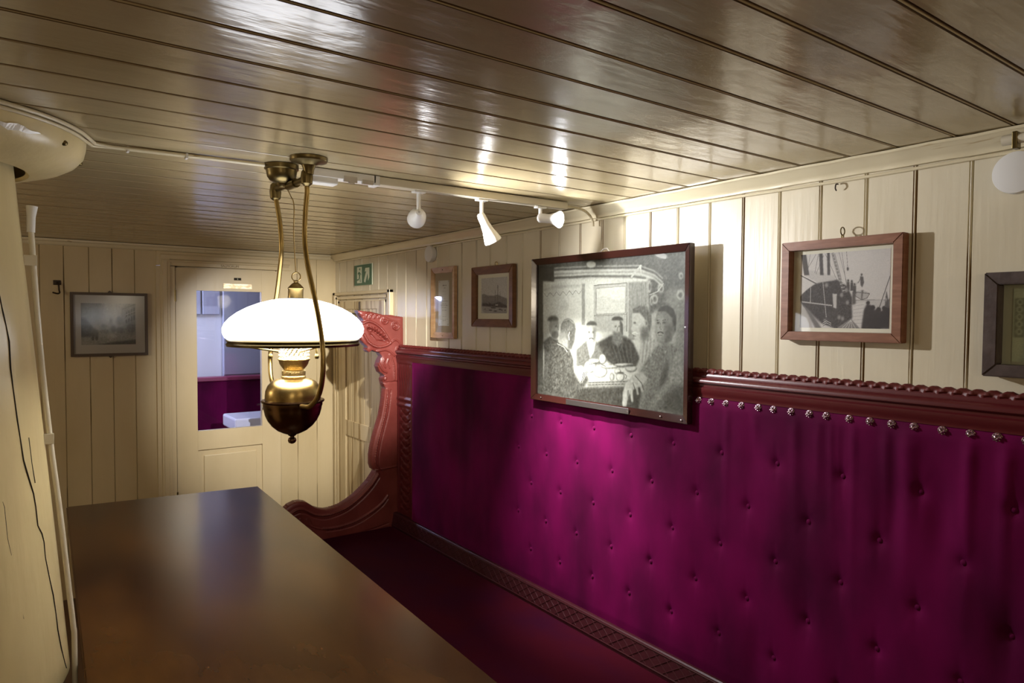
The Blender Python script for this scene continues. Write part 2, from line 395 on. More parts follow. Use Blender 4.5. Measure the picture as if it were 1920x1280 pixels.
def text(name, s, size, mt, parent, loc, depth=.0006, xs=1.):
    me = text_mesh(s, size, depth); me.materials.clear(); me.materials.append(mt)
    o = bpy.data.objects.new(name, me); C.objects.link(o); o.parent = parent; o.location = loc; o.rotation_euler = (PI/2, 0, 0); o.scale = (xs, 1, 1); return o
text('lettering', 'SALMORUM', .020, mat('gilt_brown', (.20, .12, .02), .5), d, Vector((1.079, YB-.0146, 1.881))-O)
text('number', '6', .013, M['signw'], d, Vector((1.1255, y0-.0036, 1.8045))-O)

# ---------------------------------------------------------------- door 2 in the right wall beyond the bench
d2 = thing('door_2', None, None, (XR, 3.98, 0)); d2['kind'] = 'structure'; O = d2.location.copy()
ya, yb, zt = 3.585, 4.445, 1.735
bm = bmesh.new()
for k, (wd, th) in enumerate([(.030, .024), (.026, .017), (.028, .011)]):
    o_ = sum([.030, .026, .028][:k])
    box(bm, XR-th, XR+.02, ya+o_, ya+o_+wd+.002, 0, zt-o_, .003)
    box(bm, XR-th, XR+.02, yb-o_-wd-.002, yb-o_, 0, zt-o_, .003)
    box(bm, XR-th, XR+.02, ya+o_, yb-o_, zt-o_-wd*.6-.002, zt-o_, .003)
obj('door_frame', bm, M['doorp'], d2, off=O)
bm = bmesh.new(); la, lb, lt = ya+.088, yb-.088, zt-.062
box(bm, XR-.006, XR+.02, la, lb, .01, lt, .001)
for a, b in ((la, la+.10), (lb-.10, lb)): box(bm, XR-.014, XR, a, b, .01, lt, .002)
for a, b in ((lt-.05, lt), (.80, .90), (.01, .15)): box(bm, XR-.013, XR, la+.09, lb-.09, a, b, .002)
for k in range(1, 5): box(bm, XR-.0075, XR, la+.10+k*.10, la+.104+k*.10, .16, lt-.05)
obj('door_leaf', bm, mat('worn_door_paint', (.60, .48, .28), .35, bump=((40, 40, 5), .25, .001), var=((4, 26, 1.1), (.30, .19, .07), .54, .60)), d2, off=O)
bm = bmesh.new(); box(bm, XR-.018, XR-.012, la+.03, la+.07, .95, 1.10, .002); tube(bm, [(XR-.015, la+.05, 1.03), (XR-.06, la+.05, 1.03), (XR-.062, la+.14, 1.03)], .008)
bm.free()

# ---------------------------------------------------------------- the next cabin, seen through the door glass
struct('wall_beyond', B(-1.0, 3.0, 5.62, 5.66, 0, 2.02), M['cabinw'])
bm = B(-1.05, -1.0, YB+.04, 5.66, 0, 2.02); box(bm, 3.0, 3.05, YB+.04, 5.66, 0, 2.02); struct('wall_far_sides', bm, M['cabinw'])
struct('ceiling_beyond', B(-1.0, 3.0, YB+.035, 5.66, 2.0, 2.03), M['cabinw'])
bm = bmesh.new(); 
for k in range(10): box(bm, -.06+.135*k, .066+.135*k, 5.585, 5.62, 1.585, 1.99, .006)
struct('trim_3', bm, M['cabinb'])
cab = thing('wardrobe', 'tall blue-grey cupboard seen through the upper half of the glazed door', 'cupboard', (1.75, 5.52, 0))
obj('body', B(-.45, .6, .037, .095, 1.12, 1.985, .004), M['cabinb'], cab)
obj('plinth', B(-.45, .6, .042, .095, 0, 1.12), M['cabinb'], cab)
bn = thing('far_bench', 'magenta upholstered bench back seen through the glazed door', 'bench', (1.3, 5.45, 0))
obj('backrest', B(-1.1, 1.1, .0, .08, .42, 1.085, .02), M['velvet'], bn)
obj('top_rail', B(-1.12, 1.12, -.015, .10, 1.085, 1.115, .006), mat('mauve_rail', (.22, .03, .07), .4), bn)
obj('seat', B(-1.1, 1.1, -.45, .0, .10, .44, .03), M['velvet'], bn)
ws = thing('wash_basin', 'small white basin seen low in the door glass, before the far bench', 'basin', (1.43, 4.93, .0))
bm = bmesh.new(); box(bm, -.25, .20, -.17, .17, .80, .885, .012)
obj('basin', bm, M['porc'], ws)
bm = bmesh.new(); box(bm, -.04, .04, -.03, .03, 0, .80, .01); obj('pedestal', bm, M['porc'], ws)
tube_b = tube(bmesh.new(), spline([(.02, .12, .88), (.02, .12, .96), (.02, .06, .97), (.02, .03, .94)]), .009); obj('tap', tube_b, M['steel'], ws, True)

# ================================================================ BENCH
XB = 1.722                                                     # nominal face of the upholstery
bench = thing('upholstered_bench', 'long oxblood wooden wall bench with buttoned magenta velvet back and carved dragon end', 'bench', (1.45, 1.6, 0))
BO = bench.location.copy()
YE, YN = 3.455, -1.2
# rails above the back
rp = [(0, 1.406), (.030, 1.406), (.034, 1.400), (.034, 1.394), (.046, 1.390), (.050, 1.384), (.050, 1.378), (.044, 1.374), (.040, 1.372), (.040, 1.366), (.046, 1.362), (.046, 1.346), (.043, 1.342), (.043, 1.332), (0, 1.332)]
bm = extrude_profile(bmesh.new(), rp, None, YN, YE, lambda p, q, t: (XR-p-.002, t, q), 60, closed=True)
obj('top_rail', bm, M['oxblood'], bench, True, off=BO)
bm = bmesh.new(); n = 10; step = .0045; rows = []
yy = YN; 
for i in range(int((YE-YN)/step)):
    t = YN+i*step; row = []
    for k in range(n):
        a = 2*PI*k/n; ph = a*2-t*2*PI/.030
        r_ = .0088+.0034*math.cos(ph)
        row.append(bm.verts.new((XR-.024+r_*math.cos(a), t, 1.410+r_*math.sin(a))))
    rows.append(row)
for a, b in zip(rows, rows[1:]):
    for k in range(n): bm.faces.new((a[k], a[(k+1) % n], b[(k+1) % n], b[k]))
obj('rope_moulding', bm, mat('rope_paint', (.12, .016, .014), .5), bench, True, off=BO)
bm = B(XR-.040, XR-.002, YN, 2.2, 1.310, 1.333, .003)
obj('trim_band', bm, mat('trim_band_cloth', (.16, .012, .035), .6, bump=((20, 30, 20), .4, .003)), bench, off=BO)
# the upholstered back: a tufted sheet
rowsz = [1.171, 1.030, .894, .757, .618]
btn = []
for k, z in enumerate(rowsz):
    off_ = (1.674 if k % 2 == 0 else 1.766-.0)*.9885
    if k == 1 or k == 3: off_ = 1.766*.9885
    for j in range(-14, 9):
        y = off_+j*.1865
        if YN+.1 < y < 2.40: btn.append((y, z))
btn = [b for b in btn if b[0] < 2.40]
NY, NZ = 760, 170; ya_, yb_, za_, zb_ = YN, 3.27, .46, 1.334
Yg, Zg = np.meshgrid(np.linspace(ya_, yb_, NY), np.linspace(za_, zb_, NZ))
hgt = np.full(Yg.shape, .0)
edge = np.minimum.reduce([(Zg-za_)/.05, (zb_-Zg)/.030, (yb_-Yg)/.03, np.ones_like(Yg)]); edge = np.clip(edge, 0, 1)
puff = .012*np.sqrt(edge)
for (by, bz) in btn:
    dy, dz = Yg-by, Zg-bz
    r2 = dy*dy+dz*dz
    k_ = .62 if by < 1.6 else .42
    puff -= k_*(.0105*np.exp(-r2/(.016**2))+.0050*np.exp(-r2/(.040**2)))
    puff -= k_*.0040*np.exp(-(dy/.006)**2)*np.exp(-(dz/.055)**2)
    for s_ in (-1, 1):                                        # diagonal pull creases
        u = (dy*.56+s_*dz*.83); v = (-s_*dy*.83+dz*.56)
        puff -= k_*.0012*np.exp(-(v/.007)**2)*np.exp(-(u/.05)**2)
tk = np.clip((1.50-Yg)/.25, 0, 1); rngs = np.random.RandomState(5)
near = np.clip((Zg-.80)/.5, 0, 1)
for _ in range(46):                                            # vertical pleats hanging from the studded edge
    py = rngs.uniform(YN, 1.55); L_ = rngs.uniform(.12, .55); amp = rngs.uniform(.003, .010); wd = rngs.uniform(.006, .016)
    puff += np.clip((1.325-Zg)/.05, 0, 1)*tk*amp*np.exp(-((Yg-py-.03*(1.33-Zg)*rngs.uniform(-1, 1))/wd)**2)*np.clip(1-(1.33-Zg)/L_, 0, 1)
for _ in range(60):                                            # slack hollows
    py = rngs.uniform(YN, 1.45); pz = rngs.uniform(.55, 1.25); a_ = rngs.uniform(-.016, .005)
    puff += np.clip((1.5-Yg)/.4, 0, 1)*a_*np.exp(-((Yg-py)/.03)**2-((Zg-pz)/.10)**2)
puff += .0010*np.sin(Yg*46+2*np.sin(Yg*7))*edge
bm_me = bpy.data.meshes.new('back_cushion')
co = np.stack([(XB-puff-BO.x).ravel(), (Yg-BO.y).ravel(), Zg.ravel()], 1)
ii = (np.arange(NY-1)[None, :]+np.arange(NZ-1)[:, None]*NY).ravel(); ff = np.stack([ii, ii+NY, ii+NY+1, ii+1], 1)
bm_me.from_pydata(co.tolist(), [], ff.tolist()); bm_me.polygons.foreach_set('use_smooth', [True]*len(bm_me.polygons)); bm_me.materials.append(M['velvet'])
back = bpy.data.objects.new('back_cushion', bm_me); C.objects.link(back); back.parent = bench
sol = back.modifiers.new('s', 'SOLIDIFY'); sol.thickness = .034; sol.offset = -1
def height_at(y, z):
    i = int(round((y-ya_)/(yb_-ya_)*(NY-1))); j = int(round((z-za_)/(zb_-za_)*(NZ-1))); i = min(max(i, 0), NY-1); j = min(max(j, 0), NZ-1)
    return XB-puff[j, i]
bb = lathe(bmesh.new(), [(.0075, -.003), (.0075, .001), (.006, .0032), (.0035, .0046), (.001, .005)], (0, 0, 0), (-1, 0, 0), 16)
first = None
for (by, bz) in btn:
    if first is None: first = obj('button', bb, M['velvet'], back, True); o = first
    else: o = first.copy(); C.objects.link(o); o.parent = back
    o.location = Vector((height_at(by, bz)-.001, by, bz))-BO
# studs
sb = bmesh.new(); lathe(sb, [(.0085, 0), (.0085, .003), (.004, .004)], (0, 0, 0), (-1, 0, 0), 16)
r0 = bmesh.ops.create_icosphere(sb, subdivisions=2, radius=.0055); bmesh.ops.translate(sb, verts=r0['verts'], vec=(-.006, 0, 0))
for ring_r, cnt, dx in ((.0062, 8, -.0045), (.0030, 4, -.0105)):
    for k in range(cnt):
        r1 = bmesh.ops.create_icosphere(sb, subdivisions=1, radius=.0021)
        bmesh.ops.translate(sb, verts=r1['verts'], vec=(dx, ring_r*math.cos(2*PI*k/cnt), ring_r*math.sin(2*PI*k/cnt)))
st = [1.391, 1.343, 1.289, 1.234, 1.177, 1.128, 1.073, 1.019, .971, .909, .856, .803, .751, .689, .631, .579, .524]
first = None
for y in st:
    if first is None: first = obj('stud', sb, M['bead'], bench, True, label='beaded metal stud'); o = first
    else: o = first.copy(); C.objects.link(o); o.parent = bench
    o.location = Vector((XR-.043, y*.983, 1.3215))-BO; o.scale = (1.25,)*3
# carved lattice strip between seat and back
bm = bmesh.new(); X0 = 1.700; zs0, zs1 = .408, .482
extrude_profile(bm, [(XR-.002, zs0-.06), (X0-.012, zs0-.06), (X0-.012, zs0+.003), (X0, zs1-.004), (X0+.004, zs1), (XR-.002, zs1)], None, YN, YE, lambda p, q, t: (p, t, q), 1, closed=True)
def strip_pt(t, f): return (X0-.012+.012*f-.001, t, zs0+.003+(zs1-zs0-.007)*f)
k = 0; t = YN
while t < YE-.08:
    tube(bm, [strip_pt(t, .12), strip_pt(t+.075, .88)], .0016, 5); tube(bm, [strip_pt(t, .88), strip_pt(t+.075, .12)], .0016, 5); t += .05
for f in (.06, .94): tube(bm, [strip_pt(YN, f), strip_pt(YE, f)], .0022, 5)
obj('lattice_strip', bm, mat('lattice_paint', (.045, .006, .010), .42, bump=((25, 25, 25), .3, .001)), bench, off=BO)
# seat
bm = B(1.15, 1.690, YN, YE, .335, .411, .022)
obj('seat_cushion', bm, M['seatvelvet'], bench, True, off=BO)
bm = B(1.165, XR-.004, YN, YE, .10, .337); box(bm, 1.20, XR-.004, YN, YE, 0, .10); box(bm, XR-.010, XR-.003, YN, YE, .40, 1.40)
for k in range(7): box(bm, 1.155, 1.167, YN+.1+.65*k, YN+.62+.65*k, .13, .31, .003)
obj('bench_base', bm, M['oxblood'], bench, off=BO)

# height field helper for carved boards
def relief(name, mask, hmap, cell, org, ux, uz, nrm, thick, mt, parent, off):
    """mask/hmap arrays [row from bottom, col]; org corner, ux/uz unit vectors, front displaced along nrm"""
    hh, ww = mask.shape; idx = -np.ones((hh+1, ww+1), int); vs = []; fs = []
    org, ux, uz, nrm = map(Vector, (org, ux, uz, nrm)); cells = np.argwhere(mask)
    hp = np.pad(hmap, ((0, 1), (0, 1)), mode='edge')
    bidx = {}
    def fv(r, c):
        if idx[r, c] < 0:
            idx[r, c] = len(vs); vs.append(org+ux*c*cell+uz*r*cell+nrm*float(hp[r, c])-Vector(off))
        return int(idx[r, c])
    def bv(r, c):
        if (r, c) not in bidx: bidx[(r, c)] = len(vs); vs.append(org+ux*c*cell+uz*r*cell-nrm*thick-Vector(off))
        return bidx[(r, c)]
    for r, c in cells:
        fs.append((fv(r, c), fv(r, c+1), fv(r+1, c+1), fv(r+1, c)))
        fs.append((bv(r, c), bv(r+1, c), bv(r+1, c+1), bv(r, c+1)))
        if c == 0 or not mask[r, c-1]: fs.append((fv(r, c), fv(r+1, c), bv(r+1, c), bv(r, c)))
        if c == ww-1 or not mask[r, c+1]: fs.append((fv(r+1, c+1), fv(r, c+1), bv(r, c+1), bv(r+1, c+1)))
        if r == 0 or not mask[r-1, c]: fs.append((fv(r, c+1), fv(r, c), bv(r, c), bv(r, c+1)))
        if r == hh-1 or not mask[r+1, c]: fs.append((fv(r+1, c), fv(r+1, c+1), bv(r+1, c+1), bv(r+1, c)))
    me = bpy.data.meshes.new(name); me.from_pydata([tuple(v) for v in vs], [], fs)
    me.polygons.foreach_set('use_smooth', [True]*len(fs)); me.materials.append(mt)
    try: me.set_sharp_from_angle(angle=R(55))
    except Exception: pass
    o = bpy.data.objects.new(name, me); C.objects.link(o); o.parent = parent
    return o
# --- dragon bench end. Sketch coordinates are a front view at 333 per metre: x->X, y->-Z
PPM = 337.0
def sx(X): return (X-1.0)*1000
def dz(Z): return (1.66-Z)*1000
cell = .0019; WW, HH = int(.77/cell), int(1.66/cell)
def P2(pts):   # photo-like sketch points (x,y) -> board metres
    out = []
    for x, y in pts:
        out.append((1.765+(x-755)/333.-.0009*(755-x)/10*0, 1.575-(y-592.5)/331.))
    return out
def mk(): return Ink(WW, HH, [(1.0, 1.66), (1.77, 1.66), (1.77, 0), (1.0, 0)], 0.)
outl = [(664, 581), (690, 583), (712, 588), (728, 588), (738, 590), (754, 592), (755, 640), (753, 700), (754, 979), (754, 1118), (560, 1118), (560, 1000), (532, 968), (522, 945), (524, 932), (530, 920), (539, 912), (551, 908), (560, 908), (569, 911), (577, 917), (585, 923), (594, 927), (604, 929.5), (617, 929), (632, 926), (646, 920), (660, 912), (674, 901), (687, 889), (697, 876), (699, 873),
        (693, 869), (690, 860), (690, 845), (693, 828), (697, 812), (703, 793), (709, 776), (713, 758), (716, 740), (718, 722),
        (714, 714), (712, 706), (716, 699), (707, 692), (703, 682), (706, 672), (711, 664), (706, 657), (698, 655), (692, 652), (686, 656), (681, 652), (683, 646), (676, 640), (671, 634), (669, 626), (674, 622), (670, 614), (667, 610), (672, 604), (675, 598), (670, 590)]
I = mk(); I.poly(P2(outl), 1., soft=0); mask = (I.a > .5)[::-1]
J = mk(); J.a = blur(I.a, 5); edge_round = np.clip(J.a*2-1, 0, 1)**.5*.008
K = mk()
def rid(pts, wd, v): K.path(P2(spline2(pts)), wd, v, soft=1)
def spline2(pts, n=6): return [(p.x, p.y) for p in spline([(a, b, 0) for a, b in pts], n)]
# long edge mouldings that follow the outline
inner = [(722, 724), (720, 745), (716, 770), (709, 795), (702, 820), (697, 848), (699, 864), (706, 871)]
rid(inner, .007, 1.); rid([(a+7, b+2) for a, b in inner], .004, -.8)
sweep = [(704, 878), (690, 896), (668, 915), (645, 929), (622, 936), (600, 938), (582, 933), (568, 924), (556, 920), (544, 924), (536, 934), (534, 948)]
rid(sweep, .009, 1.2); rid([(a+2, b+7) for a, b in sweep], .004, -.8)
rid([(723, 920), (712, 932), (693, 944), (665, 956), (635, 962), (605, 962), (580, 955)], .008, .9)
rid([(723, 927), (712, 939), (693, 951), (665, 963), (635, 968), (605, 967)], .004, -.7)
rid([(724, 973), (695, 978), (660, 982), (625, 990), (590, 994)], .004, -.8)
K.line(*P2([(690, 872), (754, 868)]), .006, .7, soft=1); K.line(*P2([(714, 712), (754, 711)]), .005, -.9, soft=1)
K.line(*P2([(749, 712), (749, 1000)]), .006, .8, soft=1)
# head: brow ridges, curls, jaws, teeth, eye
rid([(672, 604), (685, 600), (700, 606), (712, 616), (722, 630), (728, 640)], .010, 1.3)          # upper lip
rid([(675, 622), (684, 637), (700, 646), (716, 645), (728, 640)], .011, 1.2)                     # lower lip
K.poly(P2([(682, 612), (697, 612), (712, 624), (722, 638), (704, 634), (688, 624)]), -2.0, soft=2)
for k in range(8):
    x, y = 684+k*5.0, 609+k*2.2+max(0, k-3)*1.3
    K.ell(P2([(x, y)])[0], .0050, .0075, .9, soft=1)
K.poly(P2([(686, 620), (693, 618), (716, 636), (700, 634)]), .5, soft=1)
for k in range(5): rid([(677+k*9, 596-k*.6), (679+k*9, 589), (685+k*9, 584+k*.8)], .006, 1.1)
rid([(672, 588), (690, 586), (712, 592), (735, 600)], .005, .7)
ex = P2([(716, 599)])[0]; K.ell(ex, .020, .017, 1.2, soft=2); K.ell(ex, .011, .011, -.5, soft=1); K.ell(ex, .007, .007, 1.5, soft=1)
sp = [(738+8*math.cos(t)*(1-t/14), 607+9*math.sin(t)*(1-t/14)) for t in np.linspace(0, 9, 20)]; K.path(P2(sp), .006, 1.1, soft=1)
sp = [(743+5*math.cos(t)*(1-t/12), 652+8*math.sin(t)*(1-t/12)) for t in np.linspace(0, 7, 16)]; K.path(P2(sp), .005, 1., soft=1)
rid([(728, 640), (736, 634), (744, 637), (750, 648)], .006, 1.); rid([(700, 655), (715, 652), (726, 655), (736, 664)], .007, 1.)
rid([(708, 664), (705, 675), (711, 688), (721, 694)], .007, 1.2); rid([(716, 668), (713, 676), (718, 685)], .005, .9); rid([(724, 668), (721, 677), (726, 686)], .005, .7)
K.ell(P2([(716, 704)])[0], .011, .011, 1.2, soft=1); rid([(726, 660), (734, 680), (736, 708)], .006, .8); rid([(745, 660), (748, 690), (747, 708)], .005, .7)
# wavy scales on the arm roll
for k in range(7): rid([(541+k*5.5, 932+k*1.5), (545+k*6, 944+k*1.5), (556+k*7, 954+k)], .004, .8 if k % 2 else -.6)
hm = (edge_round+K.a*.0090)[::-1]
relief('dragon_end', mask, hm, cell, (1.0, 3.462, 0), (1, 0, 0), (0, 0, 1), (0, -1, 0), .048, M['dragon'], bench, BO)['label'] = 'carved dragon-head bench end'
# iron latch beside the dragon's head on the door
# carved stile between bench end and upholstery
cell2 = .0028; W2, H2 = int(.19/cell2), int(.86/cell2)
I = Ink(W2, H2, [(0, .86), (.19, .86), (.19, 0), (0, 0)], 0.)     # x: distance from bench end towards the camera, y: height above .48
I.poly([(0, 0), (.19, 0), (.19, .86), (0, .86)], .5, soft=0)
for a in (.012, .178): I.line((a, 0), (a, .86), .014, 1.2, soft=1)
for b in (.85, .645, .61): I.line((0, b), (.19, b), .018, 1.2, soft=1)
for k in range(5): I.path(spline2([(.04+.028*k, .67), (.045+.028*k, .73), (.03+.03*k, .80), (.045+.028*k, .835)]), .010, 1.3, soft=2)
for k in range(13):
    z = .03+k*.044
    I.path(spline2([(.035, z), (.09, z+.035), (.155, z+.01)]), .012, 1.2, soft=2); I.path(spline2([(.155, z+.025), (.10, z+.0), (.04, z+.03)]), .006, -.3, soft=1)
relief('carved_stile', np.ones((H2, W2), bool), (I.a*.008)[::-1], cell2, (XR-.034, 3.452, .48), (0, -1, 0), (0, 0, 1), (-1, 0, 0), .03, M['oxblood'], bench, BO)

# ================================================================ TABLE
tb = thing('saloon_table', 'long dark varnished table in the foreground under the hanging oil lamp', 'table', (.5, 2.1, 0))
TO = tb.location.copy()
q = [(.166, 3.483), (.943, 3.385), (.858, .80), (.085, .80)]
# left edge passes just beside the mast
bm = bmesh.new(); v0 = [bm.verts.new((x, y, .722)) for x, y in q]; v1 = [bm.verts.new((x, y, .75)) for x, y in q]
bm.faces.new(v0); bm.faces.new(v1[::-1])
for i in range(4): bm.faces.new((v0[i], v1[i], v1[(i+1) % 4], v0[(i+1) % 4]))
bmesh.ops.recalc_face_normals(bm, faces=bm.faces)
bmesh.ops.bevel(bm, geom=list(bm.edges), offset=.004, segments=2, affect='EDGES')
obj('tabletop', bm, M['table'], tb, off=TO)
bm = bmesh.new(); box(bm, .20, .86, 1.05, 1.09, .63, .722); box(bm, .22, .88, 3.22, 3.26, .63, .722); box(bm, .21, .25, 1.05, 3.26, .63, .722); box(bm, .80, .84, 1.05, 3.26, .63, .722)
obj('apron', bm, M['tedge'], tb, off=TO)
for y in (1.25, 3.05):
    for x in (.26, .80):
        bm = lathe(bmesh.new(), [(.03, 0), (.035, .03), (.024, .08), (.032, .2), (.036, .35), (.025, .5), (.035, .56), (.035, .64)], (x, y, 0), n=20)
        obj('leg', bm, M['tedge'], tb, True, off=TO)

# ================================================================ MAST with collar and its cable
ms = thing('mast', 'thick cracked cream painted mast at the left edge beside the table', 'mast', (-.13, 1.95, 0)); MO = ms.location.copy()
def mast_c(z): return -.207+.014*(1.95-z)*1.0+ (1.95-z)*.012
def mast_r(z): return .208+(1.95-z)*.050
bm = bmesh.new(); rows = []
zs = [0, .5, .60, .66, .695, .715, .73]+[.73+(2.0-.73)*k/30 for k in range(1, 31)]
for z in zs:
    r_ = mast_r(z) if z > .72 else mast_r(.73)-{0: .06, .5: .06, .6: .055, .66: .04, .695: .02, .715: .007}[z]
    rows.append([bm.verts.new((mast_c(z)+(r_+.0015*math.sin(7*2*PI*k/64+z*2))*math.cos(2*PI*k/64), 1.95+r_*math.sin(2*PI*k/64), z)) for k in range(64)])
for a, b in zip(rows, rows[1:]):
    for i in range(64): bm.faces.new((a[i], a[(i+1) % 64], b[(i+1) % 64], b[i]))
obj('mast_trunk', bm, M['mast'], ms, True, off=MO)
# drying crack
def on_mast(px, py, d=0.):
    dr = cF+cR*((px-960)/1280)-cU*((py-640)/1280); dr.normalize(); t = .8; o_ = Vector((0, 0, H))
    while t < 3:
        p = o_+dr*t
        if math.hypot(p.x-mast_c(p.z), p.y-1.95) < mast_r(p.z): 
            return p-dr*d
        t += .002
    return p
crack = [(-12, 520), (0, 556), (3, 575), (6, 586), (12, 612), (17, 640), (20, 690), (25, 730), (33, 790), (37, 820), (44, 862), (50, 885), (62, 925), (68, 950), (71, 985), (78, 1000), (82, 1016), (86, 1045), (94, 1085), (100, 1115), (106, 1150), (109, 1180), (116, 1215), (121, 1240), (124, 1252)]
bm = tube(bmesh.new(), [on_mast(x+random.uniform(-1, 1), y, .0005) for x, y in crack], [.0008+.0007*random.random() for _ in crack], 6)
for pts in ([(-10, 900), (8, 950), (14, 1010), (30, 1080), (44, 1160)], [(54, 820), (60, 870), (66, 905)], [(0, 1040), (20, 1120), (48, 1180)]):
    tube(bm, [on_mast(x, y, -.0002) for x, y in pts], .0009, 6)
obj('crack', bm, M['black'], ms, off=MO)
# collar
cc = Vector((-.20, 1.95, 0))
bm = lathe(bmesh.new(), [(.225, 1.902), (.232, 1.896), (.245, 1.897), (.300, 1.915), (.325, 1.930), (.340, 1.948), (.344, 1.965), (.346, ZC-.004)], cc, n=96, caps=False)
obj('collar', bm, M['mast'], ms, True, off=MO)
bm = bmesh.new()
for a0 in (-118, -82, -30, 8):
    bm = bmesh.new(); a = R(a0); c = cc+Vector((math.cos(a)*.337, math.sin(a)*.337, 1.948)); r0 = bmesh.ops.create_icosphere(bm, subdivisions=2, radius=.008)
    for v in r0['verts']: v.co = Vector((v.co.x, v.co.y, v.co.z*.8))+c
    obj('bolt', bm, M['darkbrass'], ms, True, off=MO)
bm = bmesh.new(); rp_ = random.Random(4)
for a_, n_, h0, w0 in ((-52, 16, .35, .020),):
    bm = bmesh.new(); up_, lo_ = [], []
    for k in range(n_+1):
        a = R(a_+k*1.1-n_*.55); f = h0+.05*math.sin(k*.9); wv = w0*math.sin(PI*(k+.3)/(n_+.6))*(.6+.4*rp_.random())
        for lst, dzv in ((up_, wv*.6), (lo_, -wv*.6)):
            z = 1.935+.030*f+dzv*.6; r_ = float(np.interp(z, [1.930, 1.948, 1.965, ZC], [.325, .340, .344, .346]))+.0018
            lst.append(bm.verts.new((cc.x+r_*math.cos(a), cc.y+r_*math.sin(a), z)))
    for k in range(n_): bm.faces.new((lo_[k], lo_[k+1], up_[k+1], up_[k]))
    obj('peeled_patch', bm, M['peel'], ms, off=MO)
# conduit beside the mast
cd = thing('cable_conduit', 'thin cream plastic conduit running down beside the cracked mast', 'conduit', (.06, 1.93, .75)); KO = cd.location.copy()
cpts = [(.0300, 1.776), (.0325, 1.716), (.0380, 1.587), (.0460, 1.438), (.0585, 1.262), (.0720, 1.108), (.0855, .925), (.0925, .83), (.0945, .77), (.0935, .40), (.0935, .02)]
sc = 1.93/1.72
bm = tube(bmesh.new(), spline([(x*1.10, 1.93-.0, z) for x, z in cpts]), .0062, 12)
obj('pipe', bm, M['offwhite'], cd, True, off=KO)
bm = tube(bmesh.new(), spline([(.058, 1.925, 1.16), (.070, 1.925, 1.0), (.080, 1.925, .86), (.083, 1.925, .76)]), .0035, 8)
obj('thin_wire', bm, M['offwhite'], cd, True, off=KO)
for z, x, w_ in ((1.700, .0355, .026), (1.285, .062, .022)):
    bm = B(x-w_, x+.008, 1.918, 1.934, z-.012, z+.012, .001); obj('clip', bm, M['offwhite'], cd, off=KO)
bm = tube(bmesh.new(), [(.033, 1.93, 1.765), (.034, 1.93, 1.80), (.036, 1.93, 1.825)], [.0085, .009, .012], 12); obj('taped_end', bm, M['white'], cd, True, off=KO)
# ceiling cable: round the collar and over to the lamp
cb = thing('ceiling_cable', 'pair of cream painted cables clipped along the ceiling from mast to oil lamp', 'cable', (.3, 1.9, ZC-.01)); AO = cb.location.copy()
arc = [cc+Vector((.356*math.cos(R(a)), .356*math.sin(R(a)), ZC-.006)) for a in range(-125, -14, 6)]
path = [tuple(p) for p in arc]+[(.160, 1.905, ZC-.006), (.20, 1.915, ZC-.006), (.33, 1.905, ZC-.006), (.45, 1.895, ZC-.006), (.548, 1.885, ZC-.007)]
bm = tube(bmesh.new(), path, .0045, 10); obj('cable', bm, M['trimp'], cb, True, off=AO)
path2 = [tuple(cc+Vector((.350*math.cos(R(a)), .350*math.sin(R(a)), ZC-.014))) for a in range(-125, -14, 6)]+[(.155, 1.914, ZC-.010), (.20, 1.924, ZC-.006), (.33, 1.914, ZC-.006), (.45, 1.904, ZC-.006), (.555, 1.894, ZC-.007)]
bm = tube(bmesh.new(), path2, .0040, 10); obj('cable', bm, M['trimp'], cb, True, off=AO)
for (x, y) in ((.23, 1.92), (.36, 1.908)): obj('cable_clip', B(x-.003, x+.003, y-.010, y+.010, ZC-.014, ZC-.001, .001), M['white'], cb, off=AO)

# ================================================================ HANGING OIL LAMP
lp = thing('oil_lamp', 'brass hanging oil lamp with glowing white opal shade over the table', 'lamp', (LAMP.x, LAMP.y, ZC)); LO = lp.location.copy()
def ax(z, dx=0): return (z-1.42)*.030*.8084
def lathe_l(prof, n=64, caps=True):
    bm = bmesh.new(); rows = []
    for r_, z in prof:
        o_ = ax(z); rows.append([bm.verts.new((LAMP.x+o_+r_*math.cos(2*PI*k/n), LAMP.y-o_*.7+r_*math.sin(2*PI*k/n), z)) for k in range(n)])
    for a, b in zip(rows, rows[1:]):
        for i in range(n): bm.faces.new((a[i], a[(i+1) % n], b[(i+1) % n], b[i]))
    if caps:
        if prof[0][0] > 0: bm.faces.new(rows[0][::-1])
        bm.faces.new(rows[-1])
    return bm
sh = [(.170, 1.512), (.179, 1.517), (.185, 1.528), (.1865, 1.542), (.181, 1.556), (.169, 1.570), (.150, 1.585), (.125, 1.599), (.095, 1.611), (.065, 1.619), (.042, 1.623), (.028, 1.624)]
sh_in = [(r_-.004, z-.003) for r_, z in sh[::-1]]
lathe_bm = lathe_l(sh+sh_in+[sh[0]], 96, False)
obj('shade', lathe_bm, M['opal'], lp, True, off=LO, label='glowing white opal glass shade')
bm = lathe_l([(.166, 1.513), (.173, 1.513), (.176, 1.509), (.172, 1.505), (.176, 1.500), (.174, 1.494), (.166, 1.494), (.166, 1.513)], 96, False)
for k in range(3):
    a = R(35+120*k); tube(bm, [(LAMP.x+.168*math.cos(a), LAMP.y+.168*math.sin(a), 1.499), (LAMP.x+.04*math.cos(a), LAMP.y+.04*math.sin(a), 1.478)], .003, 8)
obj('shade_ring', bm, M['darkbrass'], lp, True, off=LO)
bm = lathe_l([(.030, 1.620), (.030, 1.624), (.0205, 1.626), (.0205, 1.650), (.022, 1.652), (.019, 1.656), (.012, 1.664), (.006, 1.668), (.007, 1.672), (.003, 1.675)], 32)
ring(bm, (LAMP.x+ax(1.69), LAMP.y-ax(1.69)*.7, 1.684), .012, .0016, tuple(cF))
